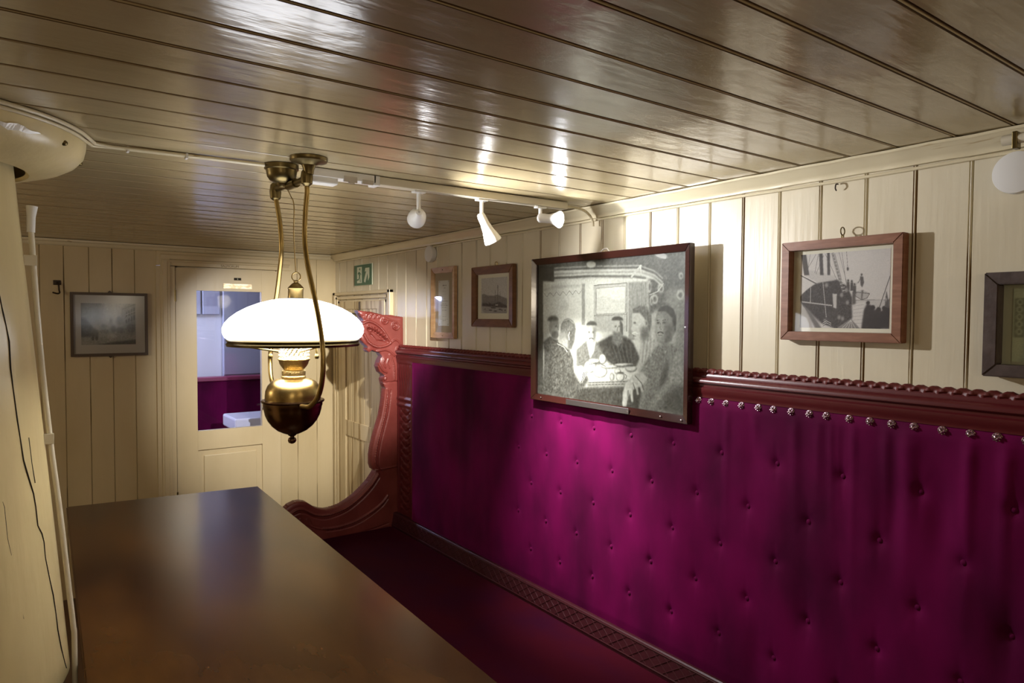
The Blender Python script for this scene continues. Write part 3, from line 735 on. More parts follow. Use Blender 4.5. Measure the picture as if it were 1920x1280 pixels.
obj('smoke_cap', bm, M['brass'], lp, True, off=LO)
bm = lathe_l([(.0365, 1.463), (.0375, 1.478), (.036, 1.50), (.030, 1.53), (.024, 1.56), (.021, 1.60)], 40, False); obj('chimney', bm, M['chim'], lp, True, off=LO)
bm = bmesh.new()
for row in range(3):
    for k in range(18):
        a = 2*PI*(k+.5*(row % 2))/18; z = 1.468+.010*row
        r0 = bmesh.ops.create_icosphere(bm, subdivisions=1, radius=.0042); bmesh.ops.translate(bm, verts=r0['verts'], vec=(LAMP.x+ax(z)+.0375*math.cos(a), LAMP.y-ax(z)*.7+.0375*math.sin(a), z))
obj('glass_beads', bm, mat('pearl_glass', (.40, .38, .30), .12), lp, True, off=LO)
bm = lathe_l([(.034, 1.464), (.038, 1.463), (.0425, 1.459), (.043, 1.456), (.040, 1.452), (.038, 1.444), (.033, 1.436), (.028, 1.430), (.026, 1.427), (.031, 1.425), (.032, 1.420), (.031, 1.412), (.033, 1.409), (.031, 1.403)], 48)
obj('burner', bm, mat('pierced_brass', (.42, .30, .12), .32, 1., bump=((260, 260, 260), .8, .002)), lp, True, off=LO)
bm = lathe_l([(.030, 1.405), (.045, 1.402), (.058, 1.396), (.068, 1.385), (.0735, 1.370), (.0745, 1.355), (.074, 1.340)], 64)
obj('fuel_tank', bm, M['brass'], lp, True, off=LO)
bm = lathe_l([(.074, 1.346), (.083, 1.345), (.0845, 1.342), (.083, 1.339), (.079, 1.337), (.079, 1.329), (.0775, 1.326), (.0765, 1.318), (.073, 1.303), (.066, 1.288), (.055, 1.273), (.040, 1.260), (.024, 1.252), (.012, 1.248), (.010, 1.245), (.006, 1.243), (.006, 1.240), (.010, 1.237), (.0115, 1.231), (.009, 1.225), (.003, 1.222)], 64)
obj('bowl', bm, M['bronze'], lp, True, off=LO)
for k, s_ in enumerate((-1, 1)):
    bm = bmesh.new(); px, py = LAMP.x+.062*cR.x*s_, LAMP.y+.062*cR.y*s_
    tube(bm, [(px-.01*s_, py, 1.494), (px, py, 1.488), (px+.002*s_, py, 1.470)], .003, 8); lathe(bm, [(.004, -.004), (.006, 0), (.006, .006), (.003, .010)], (px+.002*s_, py, 1.462), n=12)
    obj('shade_bracket', bm, M['darkbrass'], lp, True, off=LO)
X_ = LAMP.x
fr = [(.0, 1.772, 1.925), (.002, 1.772, 1.90), (.0, 1.780, 1.848), (-.002, 1.780, 1.775), (-.002, 1.757, 1.704), (-.001, 1.718, 1.634), (0, 1.686, 1.568), (.002, 1.666, 1.500), (.002, 1.664, 1.434), (0, 1.686, 1.378), (-.004, 1.738, 1.342), (-.008, 1.795, 1.335)]
bk = [(-.014, 1.985, 1.945), (-.014, 1.985, 1.915), (-.008, 1.968, 1.840), (-.005, 1.965, 1.765), (-.002, 1.998, 1.690), (0, 2.030, 1.632), (0, 2.070, 1.560), (.002, 2.096, 1.475), (.002, 2.103, 1.434), (0, 2.082, 1.384), (0, 2.02, 1.345), (0, 1.965, 1.337)]
for pts in (fr, bk):
    bm = tube(bmesh.new(), spline([(X_+dx, y, z) for dx, y, z in pts], 8), .0066, 14); obj('harp_arm', bm, M['brass'], lp, True, off=LO)
bm = bmesh.new()
tube(bm, [(X_, 1.762, 1.935), (X_-.006, 1.87, 1.934), (X_-.014, 1.99, 1.938)], .0085, 12); tube(bm, [(X_-.004, 1.84, 1.934), (X_-.007, 1.895, 1.934)], .0125, 12)
for (dx, y, z0_, z1_) in ((0, 1.768, 1.915, 1.958), (-.014, 1.988, 1.905, 1.955)):
    lathe(bm, [(.007, 0), (.014, .006), (.016, (z1_-z0_)*.5), (.014, z1_-z0_-.006), (.009, z1_-z0_)], (X_+dx, y, z0_), n=20)
obj('cross_bar', bm, M['darkbrass'], lp, True, off=LO)
bm = lathe(bmesh.new(), [(.012, 1.945), (.014, 1.958), (.018, 1.968), (.030, 1.974), (.046, 1.977), (.048, 1.981), (.048, ZC-.001)], (X_+.003, 1.762, 0), n=48)
obj('ceiling_flange', bm, M['darkbrass'], lp, True, off=LO)
bm = lathe(bmesh.new(), [(.008, 1.928), (.011, 1.932), (.013, 1.938), (.022, 1.940), (.032, 1.946), (.038, 1.955), (.0395, 1.964), (.041, 1.973), (.045, 1.975), (.045, ZC-.001)], (X_-.026, 1.893, 0), n=48)
obj('ceiling_cup', bm, M['darkbrass'], lp, True, off=LO)
bm = tube(bmesh.new(), spline([(X_-.008, 1.90, 1.925), (X_-.004, 1.885, 1.905), (X_+.003, 1.88, 1.88), (X_+.002, 1.88, 1.80), (X_+ax(1.7), 1.88, 1.695)]), .0013, 8)
obj('hanging_cord', bm, M['brass'], lp, True, off=LO)

# ================================================================ TRACK AND SPOTLIGHTS
tr = thing('light_track', 'white ceiling light track running from the oil lamp to the boarded wall', 'light track', (1.15, 1.88, ZC)); RO = tr.location.copy()
obj('rail', B(.86, 1.600, 1.862, 1.896, ZC-.026, ZC-.001, .003), M['offwhite'], tr, off=RO)
bm = B(.665, .86, 1.858, 1.900, ZC-.024, ZC-.001, .002); box(bm, .655, .745, 1.860, 1.898, ZC-.042, ZC-.022, .004)
obj('power_adapter', bm, M['white'], tr, off=RO)
bm = B(.76, .80, 1.856, 1.862, ZC-.030, ZC-.014); box(bm, .815, .85, 1.856, 1.862, ZC-.030, ZC-.018); box(bm, .775, .79, 1.852, 1.860, ZC-.034, ZC-.028); 
obj('terminal', bm, M['steel'], tr, off=RO)
obj('rail_joint', B(.852, .872, 1.858, 1.900, ZC-.030, ZC-.001, .002), M['white'], tr, off=RO)
bm = tube(bmesh.new(), spline([(1.60, 1.88, ZC-.014), (1.64, 1.87, ZC-.016), (1.68, 1.868, ZC-.022), (1.712, 1.872, ZC-.036), (1.728, 1.872, ZC-.058), (1.730, 1.872, ZC-.075)]), .0045, 10)
obj('feed_cable', bm, M['trimp'], tr, True, off=RO)
wc = tube(bmesh.new(), [(XR-.010+.002*math.sin(y*9), y, ZC-.049+.0015*math.sin(y*5)) for y in np.linspace(-1.5, 4.4, 160)], .0042, 8)
tag(obj('wall_cable', wc, M['trimp'], None, True), 'cream painted cable running under the crown moulding of the boarded wall', 'cable')
dc = thing('cable_sleeve', 'short cream conduit sleeve fixed to the crown moulding at top right of the wall', 'conduit', (XR-.05, .50, ZC-.03))
obj('sleeve', tube(bmesh.new(), [(0, -.12, 0), (0, .075, 0)], .011, 14), M['offwhite'], dc, True)
obj('bracket', B(-.012, .012, .045, .055, -.022, .014, .002), M['darkbrass'], dc)
def spot(label, base, joint, d, prof, lit=False):
    t = thing('spotlight', label, 'spotlight', base, group='spotlights on the track'); o_ = Vector(base); d = Vector(d).normalized()
    obj('adapter', B(o_.x-.020, o_.x+.020, o_.y-.012, o_.y+.012, o_.z-.006, o_.z, .002), M['white'], t, off=o_)
    obj('stem', lathe(bmesh.new(), [(.0065, 0), (.0065, o_.z-joint.z-.002)], (joint.x, o_.y, joint.z), n=16), M['white'], t, True, off=o_)
    k = bmesh.new(); r0 = bmesh.ops.create_uvsphere(k, u_segments=16, v_segments=8, radius=.010); bmesh.ops.translate(k, verts=r0['verts'], vec=joint); obj('swivel_joint', k, M['steel'], t, True, off=o_)
    h_ = obj('lamp_head', lathe(bmesh.new(), prof, joint, d, 40, caps=False), M['white'], t, True, off=o_)
    L_ = prof[-1][1] if prof[-1][0] > .01 else max(p[1] for p in prof)
    rr = max(p[0] for p in prof)-.003
    f_ = lathe(bmesh.new(), [(rr, L_-.006), (rr, L_-.004)], joint, d, 32); obj('lamp_face', f_, M['led'] if lit else M['led2'], h_, False, off=o_)
    return t
M['led2'] = mat('led_face_dim', (1, 1, 1), .4, emis=(1, .97, .92), estr=5)
tz = ZC-.0265
spot('leftmost spotlight, round bulbous white head turned away towards the doors', (SP1.x, 1.879, tz), Vector((SP1.x, 1.879, SP1.z+.022)), D1,
     [(.004, -.012), (.010, -.010), (.012, .0), (.022, .010), (.027, .024), (.029, .042), (.029, .055)])
spot('middle spotlight with flared white head angled down at the large picture', (SP2.x-.005, 1.879, tz), Vector((SP2.x-.005, 1.879, SP2.z)), D2,
     [(.008, -.012), (.012, -.008), (.014, .0), (.015, .025), (.019, .050), (.027, .075), (.029, .085), (.0295, .09)])
spot('rightmost spotlight with its lamp face glaring white', (SP3.x, 1.879, tz), Vector((SP3.x, 1.879, SP3.z-.002)), D3,
     [(.010, -.008), (.015, -.004), (.016, .0), (.016, .045), (.021, .060), (.027, .072), (.0285, .080)], True)

# ================================================================ PICTURES
def picture(name, label, cat, u, w_, h_, z, wall, fw, fd, fmat, dist, ink=None, tint=(.8, .78, .72), mat_c=None, sheet=None, glass='pane', bev=.003, tilt=0, lo=(.02, .015, .01), slope=0, parts=()):
    """u: position of the centre along the wall; local x right, -y out of the wall"""
    if wall == 'R': loc = (XR-dist, u, z); rot = (tilt, 0, -PI/2)
    else: loc = (u, YB-dist, z); rot = (tilt, 0, 0)
    t = thing(name, label, cat, loc, rot)
    bm = bmesh.new(); W, H_ = w_/2, h_/2
    # mitred frame: 4 trapezoid prisms with a sloping inner face
    def bar(c):  # c: outer a,b and inner a,b corners
        (oa, ob, ib, ia) = c
        f = [bm.verts.new((p[0], y, p[1])) for p, y in ((oa, -fd), (ob, -fd), (ib, -fd+slope), (ia, -fd+slope))]
        b = [bm.verts.new((p[0], 0, p[1])) for p in (oa, ob, ib, ia)]
        fs = [bm.faces.new(f), bm.faces.new(b[::-1])]
        for i in range(4): fs.append(bm.faces.new((f[i], b[i], b[(i+1) % 4], f[(i+1) % 4])))
    o_ = [(-W, -H_), (W, -H_), (W, H_), (-W, H_)]; i_ = [(-W+fw, -H_+fw), (W-fw, -H_+fw), (W-fw, H_-fw), (-W+fw, H_-fw)]
    for k in range(4): bar((o_[k], o_[(k+1) % 4], i_[(k+1) % 4], i_[k]))
    bmesh.ops.recalc_face_normals(bm, faces=bm.faces)
    if bev: bmesh.ops.bevel(bm, geom=list(bm.edges), offset=bev, segments=2, affect='EDGES')
    obj('frame', bm, fmat, t)
    obj('backing', B(-W+fw*.5, W-fw*.5, -.006, -.002, -H_+fw*.5, H_-fw*.5), mat_c or M['pmat'], t)
    if ink is not None:
        sx0, sx1, sz0, sz1 = sheet
        me = ink.mesh(sx1-sx0, sz1-sz0, tint, lo); place_mesh('print', me, t, ((sx0+sx1)/2, -.0075, (sz0+sz1)/2))
    if glass: obj('glass', B(-W+fw-.002, W-fw+.002, -.0125, -.0105, -H_+fw-.002, H_-fw+.002), M[glass], t)
    return t
def noise2(I, sc, k): 
    n = blur(I.rng.rand(I.h, I.w), k); n = (n-n.mean())/n.std(); I.a += n*sc

# ---- the large drawing of men at a table (sketch coordinates)
I = Ink(430, 300, [(140, 240), (1030, 155), (1012, 1148), (135, 1005)], .72, 2.3)
I.poly([(160, 330), (790, 320), (800, 560), (700, 880), (170, 900)], .86, soft=4)
I.poly([(300, 330), (560, 330), (560, 620), (360, 760), (260, 560)], .97, soft=14)
I.poly([(130, 235), (1040, 150), (1040, 340), (900, 360), (820, 300), (740, 262), (440, 262), (232, 270), (232, 340), (130, 330)], .36, soft=2, tex=.12)
I.poly([(790, 330), (900, 300), (1040, 330), (1040, 560), (960, 520), (880, 490), (800, 540)], .34, soft=3, tex=.16)
I.poly([(900, 390), (1030, 370), (1030, 900), (960, 760), (960, 560), (900, 480)], .52, soft=5, tex=.12)
for y0, wd, v in ((252, 8, .75), (264, 6, .3), (276, 9, .85), (290, 6, .6), (300, 8, .88)):
    I.path([(232, y0+6), (450, y0-4), (740, y0-8), (830, y0+24), (880, y0+70)], wd, v, .9, 1)
I.path([(232, 318), (450, 306), (700, 308), (780, 320)], 13, .36, .9, 1); I.path([(170, 350), (500, 326), (790, 330)], 8, .92, .8, 1)
I.poly([(140, 248), (228, 248), (232, 335), (140, 330)], .28, tex=.1); I.ell((452, 236), 28, 20, .93); I.line((690, 315), (752, 240), 10, .8); I.line((745, 240), (752, 300), 8, .82)
I.poly([(140, 320), (166, 330), (168, 1005), (132, 1000)], .34, soft=1, tex=.06)
for k in range(6): I.path([(170+k*38, 405-k*3), (190+k*38, 430-k*3), (209+k*38, 402-k*3)], 3, .55, .8)
I.path([(168, 390), (230, 372), (390, 362)], 9, .6, .6, 2)
for rx in (26,): I.ell((295, 485), rx, 30, .78, .4, 2)
I.poly([(396, 352), (416, 350), (414, 600), (396, 600)], .70, soft=1)
I.poly([(468, 362), (666, 348), (666, 640), (468, 640)], .80, soft=1); I.poly([(484, 382), (656, 366), (656, 528), (484, 534)], .93, soft=1)
I.path([(468, 362), (666, 348), (664, 640)], 6, .55); I.path([(482, 380), (482, 536), (656, 528), (656, 366), (482, 380)], 3, .6); I.line((470, 545), (664, 536), 3, .5)
for k in range(7): I.path([(490, 440+k*12), (540, 430+k*14), (600, 455+k*9), (650, 445+k*10)], 3, .72, .5, 1)
I.poly([(674, 345), (788, 338), (795, 660), (674, 700)], .63, soft=1, tex=.06)
for k in range(4): I.line((700+k*26, 345), (702+k*26, 640), 3, .5, .7)
for (cx, cy, rx, ry) in ((800, 370, 12, 40), (868, 380, 20, 28), (830, 445, 22, 30), (812, 455, 10, 30), (990, 305, 14, 22), (985, 420, 24, 30)):
    I.ell((cx, cy), rx, ry, .78, .8, 1); I.ell((cx+2, cy+2), rx*.5, ry*.55, .30, .8, 1)
I.path([(800, 420), (850, 400), (885, 350)], 7, .8, .8)
# table and what is on it
I.poly([(330, 860), (430, 830), (720, 850), (740, 930), (430, 946), (380, 900)], .88, soft=2)
I.poly([(430, 938), (740, 930), (730, 975), (430, 972)], .62, tex=.06); I.poly([(290, 975), (760, 970), (740, 1115), (280, 1060)], .27, soft=2, tex=.16)
for y in (944, 958): I.line((430, y), (740, y-6), 4, .35)
# man far left
I.poly([(168, 700), (205, 665), (262, 690), (230, 740), (180, 800)], .36, soft=2, tex=.15); I.ell((232, 612), 30, 60, .68, soft=1)
I.ell((226, 570), 32, 28, .35, soft=2, a0=170, a1=360); I.ell((238, 658), 22, 26, .42, soft=2); I.ell((244, 606), 5, 4, .3); I.line((254, 606), (256, 628), 3, .45)
# centre man
I.poly([(362, 745), (420, 695), (485, 700), (525, 745), (545, 815), (500, 838), (430, 850), (365, 850)], .47, soft=2, tex=.14)
I.poly([(425, 700), (480, 695), (468, 760), (445, 800)], .86, soft=1); I.poly([(362, 850), (395, 840), (400, 930), (370, 900)], .85)
I.ell((451, 642), 31, 58, .92, soft=1); I.ell((455, 600), 32, 24, .42, soft=1, a0=180, a1=365); I.poly([(462, 610), (482, 620), (478, 690), (462, 705)], .60, soft=2)
for x in (440, 463): I.ell((x, 642), 5, 4, .3)
I.path([(440, 682), (452, 676), (466, 683)], 7, .42); I.line((452, 645), (451, 668), 3, .6)
# bearded man
I.poly([(488, 705), (570, 662), (655, 668), (700, 705), (742, 800), (720, 845), (600, 856), (545, 815)], .27, soft=2, tex=.12)
for k in range(5): I.path([(580+k*26, 720), (600+k*22, 780), (620+k*20, 840)], 6, .5, .6, 1)
I.ell((608, 612), 34, 62, .80, soft=1); I.ell((608, 572), 35, 24, .3, soft=1, a0=180, a1=360); I.poly([(622, 560), (642, 600), (640, 660), (625, 660)], .38, soft=1)
I.poly([(582, 640), (634, 640), (645, 700), (610, 730), (575, 700)], .52, soft=2, tex=.1)
for x in (598, 620): I.ell((x, 608), 6, 4, .25)
I.line((609, 612), (607, 634), 4, .5)
# man in profile
I.poly([(742, 720), (790, 650), (840, 640), (850, 730), (800, 850), (740, 840)], .74, soft=2, tex=.1)
for k in range(4): I.path([(770+k*20, 680), (762+k*20, 760), (755+k*16, 830)], 5, .45, .7, 1)
I.poly([(700, 520), (740, 496), (790, 515), (808, 580), (800, 650), (760, 690), (715, 690), (700, 650), (690, 620), (698, 590), (694, 560)], .80, soft=1)
I.poly([(738, 484), (785, 492), (812, 545), (812, 600), (800, 640), (770, 560), (742, 530), (700, 528), (700, 505)], .42, soft=1, tex=.15)
I.poly([(745, 620), (800, 600), (798, 680), (750, 700)], .42, soft=4); I.ell((780, 590), 10, 20, .72); I.ell((781, 590), 5, 12, .4)
I.ell((712, 588), 8, 5, .25); I.path([(696, 652), (712, 644), (730, 655)], 8, .9); I.path([(700, 664), (720, 668)], 4, .35)
# left man, back turned
I.poly([(176, 770), (215, 715), (265, 690), (318, 730), (345, 800), (350, 880), (385, 950), (425, 895), (438, 925), (395, 990), (330, 1052), (232, 1022), (135, 1005), (170, 900)], .37, soft=2, tex=.22)
I.path([(250, 710), (290, 730), (310, 760)], 5, .75); I.path([(280, 800), (300, 880), (350, 930), (300, 980)], 8, .25, .7, 2); I.path([(200, 760), (190, 860), (180, 950)], 10, .5, .5, 3)
I.poly([(268, 640), (320, 640), (345, 700), (320, 745), (255, 700)], .72, soft=1); I.ell((315, 622), 45, 62, .56, soft=1, tex=.16)
I.poly([(318, 640), (358, 620), (356, 690), (335, 748), (312, 740)], .42, soft=2, tex=.1); I.poly([(268, 640), (300, 640), (300, 690), (268, 680)], .66, soft=2)
I.path([(325, 640), (318, 660), (322, 690)], 5, .85); I.path([(290, 575), (320, 565), (350, 590)], 6, .75)
I.poly([(380, 905), (410, 868), (432, 890), (400, 945)], .84, soft=1)
for k in range(3): I.line((408+k*9, 880), (395+k*8, 940), 4, .3)
# hands, bread, mugs
for (cx, cy, rx, ry, v) in ((445, 850, 36, 36, .93), (505, 880, 42, 36, .94), (470, 815, 36, 14, .9), (520, 805, 22, 30, .88), (560, 850, 50, 12, .9), (610, 880, 20, 18, .9), (625, 912, 26, 28, .86), (690, 862, 34, 22, .84), (576, 912, 14, 24, .8), (650, 840, 60, 10, .9)):
    I.ell((cx, cy), rx, ry, .45, 1, 1); I.ell((cx-2, cy-3), rx-4, ry-4, v, 1, 1)
for (cx, cy, rx) in ((625, 888, 24), (690, 843, 32)): I.ell((cx, cy), rx, 6, .35)
I.path([(650, 895), (664, 905), (655, 925)], 5, .5); I.path([(440, 835), (500, 826), (540, 850)], 4, .35)
# front right man
I.poly([(850, 720), (940, 712), (990, 770), (1015, 900), (1014, 1148), (780, 1112), (735, 1100), (760, 960), (735, 900), (775, 820)], .50, soft=2, tex=.2)
I.poly([(745, 880), (770, 850), (800, 960), (760, 1080), (740, 1090), (760, 980)], .55, soft=3, tex=.12)
I.poly([(905, 820), (980, 760), (1012, 900), (1010, 960), (930, 960), (830, 1085), (790, 1100), (860, 980), (905, 900)], .60, soft=3, tex=.16)
I.poly([(900, 830), (920, 810), (905, 930), (850, 1000), (870, 920)], .30, soft=4); I.poly([(900, 1010), (1010, 960), (1010, 1140), (880, 1110)], .36, soft=4, tex=.12)
for k in range(7): I.path([(850+k*14, 735), (830+k*18, 790), (800+k*22, 870)], 5, .38, .45, 1)
I.poly([(836, 560), (850, 510), (890, 488), (940, 510), (958, 560), (955, 640), (930, 700), (880, 720), (845, 700), (835, 640)], .50, soft=1)
I.poly([(838, 560), (860, 540), (885, 560), (885, 690), (850, 700), (836, 640)], .64, soft=5)
I.poly([(845, 520), (865, 492), (905, 482), (945, 505), (962, 560), (958, 640), (944, 640), (938, 560), (900, 520), (860, 518)], .20, soft=1)
I.ell((944, 625), 9, 20, .42); I.poly([(905, 600), (938, 600), (925, 700), (890, 716)], .36, soft=5)
for x in (853, 888): I.ell((x, 588), 10, 6, .22); I.line((x-10, 573), (x+10, 571), 5, .25)
I.path([(866, 590), (862, 622), (872, 630)], 4, .35, .8); I.path([(848, 650), (864, 642), (884, 652)], 8, .25); I.path([(853, 662), (878, 664)], 4, .3)
# his hands in the foreground
I.poly([(655, 950), (700, 900), (750, 880), (790, 920), (760, 960), (700, 990), (695, 1060), (680, 1010), (660, 1088), (636, 1080), (638, 1010)], .74, soft=1)
for pts in ([(700, 905), (740, 950), (756, 1000)], [(690, 930), (722, 975), (730, 1020)], [(660, 990), (650, 1040), (646, 1085)], [(684, 980), (694, 1020), (696, 1062)]): I.path(pts, 12, .82, .9, 1)
for pts in ([(712, 905), (752, 950), (765, 990)], [(700, 945), (712, 985)], [(672, 990), (668, 1080)]): I.path(pts, 4, .28, .8, 0)
noise2(I, .022, 1); noise2(I, .012, 0)
rr = I.rng.rand(I.h, I.w); sh_ = sum(np.roll(np.roll(rr, j, 0), -j, 1) for j in range(7))/7; I.a += (sh_-.5)*.22*np.clip(1-I.a, .1, .8)
big = picture('framed_drawing', 'large black-framed drawing of men gathered round a table, hung overlapping the bench rail', 'picture', 1.782, .797, .562, 1.528, 'R', .024, .026, M['f_dark'], .055,
              I, (.52, .51, .45), M['pmat'], (-.374, .374, -.257, .257), lo=(.012, .010, .006), slope=.008, bev=.0015)
obj('brass_plaque', B(-.176, .150, -.0285, -.0262, -.2790, -.2590, .0008), mat('silver_plaque', (.42, .40, .42), .35, 1.), big)
for x, z in ((-.33, -.268), (.29, -.269), (.375, -.271), (.387, .02), (-.170, -.269), (.144, -.269)):
    bm = lathe(bmesh.new(), [(.003, 0), (.0028, .0015), (.001, .0024)], (x, -.0265, z), (0, -1, 0), 10)
    obj('frame_pin', bm, M['steel'], big, True)
obj('hanging_wire', tube(bmesh.new(), spline([(-.055, .0, .276), (-.03, .004, .285), (-.018, .008, .294), (-.002, .010, .296), (.012, .006, .286), (.03, .002, .277)]), .0028, 8), mat('white_cord', (.65, .6, .55), .5), big, True)

# ---- ship photograph (sketch coordinates)
I = Ink(300, 230, [(250, 355), (1015, 305), (1003, 952), (240, 945)], .78, 1.7)
I.poly([(600, 720), (1010, 715), (1010, 960), (600, 960)], .70, soft=2); I.line((600, 722), (1012, 718), 5, .45)
I.poly([(240, 700), (300, 620), (420, 570), (560, 555), (650, 610), (690, 700), (690, 870), (560, 955), (400, 900), (260, 760)], .17, soft=2, tex=.12)
I.poly([(240, 530), (370, 590), (300, 640), (250, 680)], .75, soft=1); I.poly([(240, 880), (250, 760), (420, 900), (430, 950), (240, 950)], .62, soft=3); I.poly([(270, 760), (330, 810), (430, 950), (380, 950)], .34, soft=2)
I.poly([(280, 500), (340, 480), (560, 530), (540, 560), (380, 585), (290, 540)], .70, soft=2, tex=.06); I.line((245, 520), (385, 590), 10, .3); I.line((250, 516), (380, 575), 4, .85)
for x0, x1, wd in ((270, 300, 44), (420, 430, 30), (485, 490, 24)): I.poly([(x0-wd/2, 330), (x0+wd/2, 330), (x1+wd/2, 520), (x1-wd/2, 520)], .2, soft=1)
I.line((520, 340), (615, 660), 22, .35, .8, 1)
for k in range(12): I.line((515+k*8, 350+k*27), (545+k*8, 345+k*27), 4, .75)
for p, q in (((575, 335), (660, 640)), ((600, 335), (640, 600)), ((380, 350), (300, 480)), ((460, 350), (560, 560)), ((400, 350), (370, 500)), ((330, 350), (310, 470)), ((640, 330), (650, 460)), ((540, 345), (600, 560)), ((445, 360), (380, 510))): I.line(p, q, 3.5, .3, .9)
I.ell((651, 470), 9, 15, .2); I.poly([(700, 655), (720, 690), (770, 718), (815, 705), (838, 665), (780, 640)], .62, soft=1); I.path([(700, 655), (720, 690), (770, 718), (815, 705), (838, 668), (700, 655)], 5, .25); I.poly([(770, 640), (785, 640), (775, 715), (765, 715)], .3)
I.ell((769, 516), 8, 10, .2); I.poly([(755, 530), (782, 530), (790, 580), (775, 620), (760, 600)], .25, soft=1); I.path([(740, 585), (760, 545)], 6, .3); I.line((720, 600), (740, 570), 3, .4)
for x, y in ((655, 570), (686, 575), (710, 600)): I.ell((x, y-6), 9, 11, .2); I.poly([(x-12, y+4), (x+12, y+4), (x+14, y+70), (x-14, y+70)], .2, soft=1)
I.poly([(690, 650), (720, 655), (720, 860), (690, 860)], .25, soft=2); I.poly([(690, 760), (800, 730), (770, 950), (700, 950)], .78, soft=2)
for k in range(6): I.line((700, 770+k*28), (790, 755+k*30), 3, .55)
I.poly([(555, 950), (680, 872), (760, 950)], .42, soft=1); 
for k in range(5): I.line((600+k*30, 950), (680, 880), 4, .72)
I.poly([(768, 950), (790, 800), (815, 750), (850, 760), (880, 800), (900, 790), (940, 810), (960, 775), (1005, 780), (1003, 950)], .13, soft=2, tex=.05)
for x, y, r_ in ((825, 742, 16), (865, 780, 20), (915, 795, 20), (960, 785, 18), (990, 780, 14)): I.ell((x, y), r_, r_, .12)
I.line((920, 780), (1012, 520), 7, .28); I.poly([(965, 770), (978, 640), (995, 720), (1005, 700), (1003, 790)], .25, soft=1); I.poly([(970, 700), (985, 710), (975, 740)], .6)
I.poly([(522, 670), (560, 670), (555, 790), (530, 780)], .70, soft=1); I.line((260, 735), (520, 765), 10, .6); I.line((335, 620), (332, 740), 6, .62); I.line((440, 580), (470, 860), 6, .55)
for x, y in ((470, 600), (600, 680), (650, 740), (640, 640), (580, 860), (460, 890), (610, 870)): I.ell((x, y), 14, 18, .6, .7, 2)
for k in range(5): I.path([(440, 900+k*8), (470, 880+k*8), (510, 900+k*8)], 4, .75 if k % 2 else .2)
noise2(I, .03, 0)
sh2 = (-.116, .122, -.0995, .0995)
p2 = picture('framed_photograph', 'brown-framed photograph of a crowded sailing ship deck, right of the large drawing', 'picture', .940, .322, .268, 1.652, 'R', .0235, .030, M['f_brown'], .004, I, (.95, .87, .85), M['pmat'], sh2, bev=.0015, lo=(.025, .016, .02))
obj('mount', B(-.128, .134, -.0070, -.0062, -.110, .110), M['pmat'], p2)
bm = ring(bmesh.new(), (.005, -.018, .152), .010, .0016, (1, .0, 0)); tube(bm, [(.005, -.014, .134), (.005, -.014, .142)], .0018, 8); tube(bm, [(.005, -.022, .134), (.005, -.022, .142)], .0018, 8)
obj('hanging_ring', bm, M['darkbrass'], p2, True)

# ---- harbour photograph
I = Ink(170, 220, [(820, 235), (1302, 185), (1302, 870), (812, 878)], .86)
I.poly([(830, 530), (870, 512), (930, 540), (1050, 545), (1120, 520), (1180, 548), (1300, 590), (1300, 770), (830, 745)], .50, soft=2, tex=.06)
I.poly([(830, 690), (960, 680), (1020, 700), (1150, 660), (1300, 730), (1300, 775), (830, 745)], .24, soft=3, tex=.2)
I.poly([(815, 745), (1300, 772), (1300, 875), (880, 870), (840, 830)], .68, soft=4)
for x, y0, y1, wd in ((1074, 440, 740, 7), (1124, 345, 740, 9), (1168, 465, 720, 5)): I.line((x, y0), (x, y1), wd, .3)
for x, y0 in ((1074, 470), (1124, 380), (1168, 500)): I.line((x-10, y0+10), (x+8, y0+10), 5, .35); I.line((x, y0), (x-40, 740), 2, .5, .5)
for x, y, rx, ry in ((885, 795, 22, 6), (990, 815, 34, 12), (1040, 770, 50, 14), (1080, 830, 34, 12), (1165, 795, 26, 14), (1200, 810, 12, 12), (1262, 812, 11, 16), (1110, 745, 50, 12)): I.ell((x, y), rx, ry, .26, .9, 1)
I.poly([(1080, 705), (1130, 700), (1125, 728), (1080, 725)], .8); I.line((930, 675), (950, 700), 6, .75)
noise2(I, .03, 1)
p3 = picture('framed_photograph', 'walnut-framed harbour photograph with three masts, hung between the tall narrow frame and the large drawing', 'picture', 2.548, .331, .276, 1.670, 'R', .036, .022, M['f_mid'], .004, I, (.70, .66, .66), M['pmat'], (-.100, .106, -.076, .085), bev=.002, slope=.005, lo=(.05, .03, .03))
obj('hanging_ring', ring(bmesh.new(), (.02, -.008, .146), .009, .0016, (0, 1, 0)), M['brass'], p3, True)

# ---- tall narrow framed menu
I = Ink(70, 240, [(165, 240), (365, 235), (375, 1015), (165, 1012)], .93)
for y, x0, x1, wd, v in ((320, 235, 312, 20, .5), (362, 255, 298, 12, .6), (422, 228, 315, 5, .7), (464, 232, 308, 5, .7), (540, 245, 305, 7, .6), (582, 200, 350, 8, .55), (625, 228, 322, 7, .6), (652, 195, 355, 9, .5), (692, 225, 325, 7, .6), (738, 228, 328, 9, .6), (820, 232, 326, 5, .72), (848, 235, 315, 7, .6), (895, 190, 350, 8, .6), (920, 235, 308, 12, .45)):
    n = max(3, int((x1-x0)/9))
    for k in range(n):
        if (k*7) % 5: I.line((x0+(x1-x0)*k/n, y), (x0+(x1-x0)*(k+.8)/n, y), wd, v, .9)
for (x, y) in ((185, 258), (350, 252), (188, 985), (352, 985)): I.ell((x, y), 10, 14, .6, .7)
I.path([(185, 262), (185, 985)], 3, .75, .6); I.path([(350, 262), (354, 985)], 3, .75, .6)
p4 = picture('framed_menu', 'tall narrow pale-wood frame holding a printed white menu card', 'picture', 2.990, .236, .358, 1.648, 'R', .030, .018, M['f_light'], .004, I, (.84, .82, .80), M['lmat'], (-.054, .052, -.116, .112), bev=.002, slope=.006)
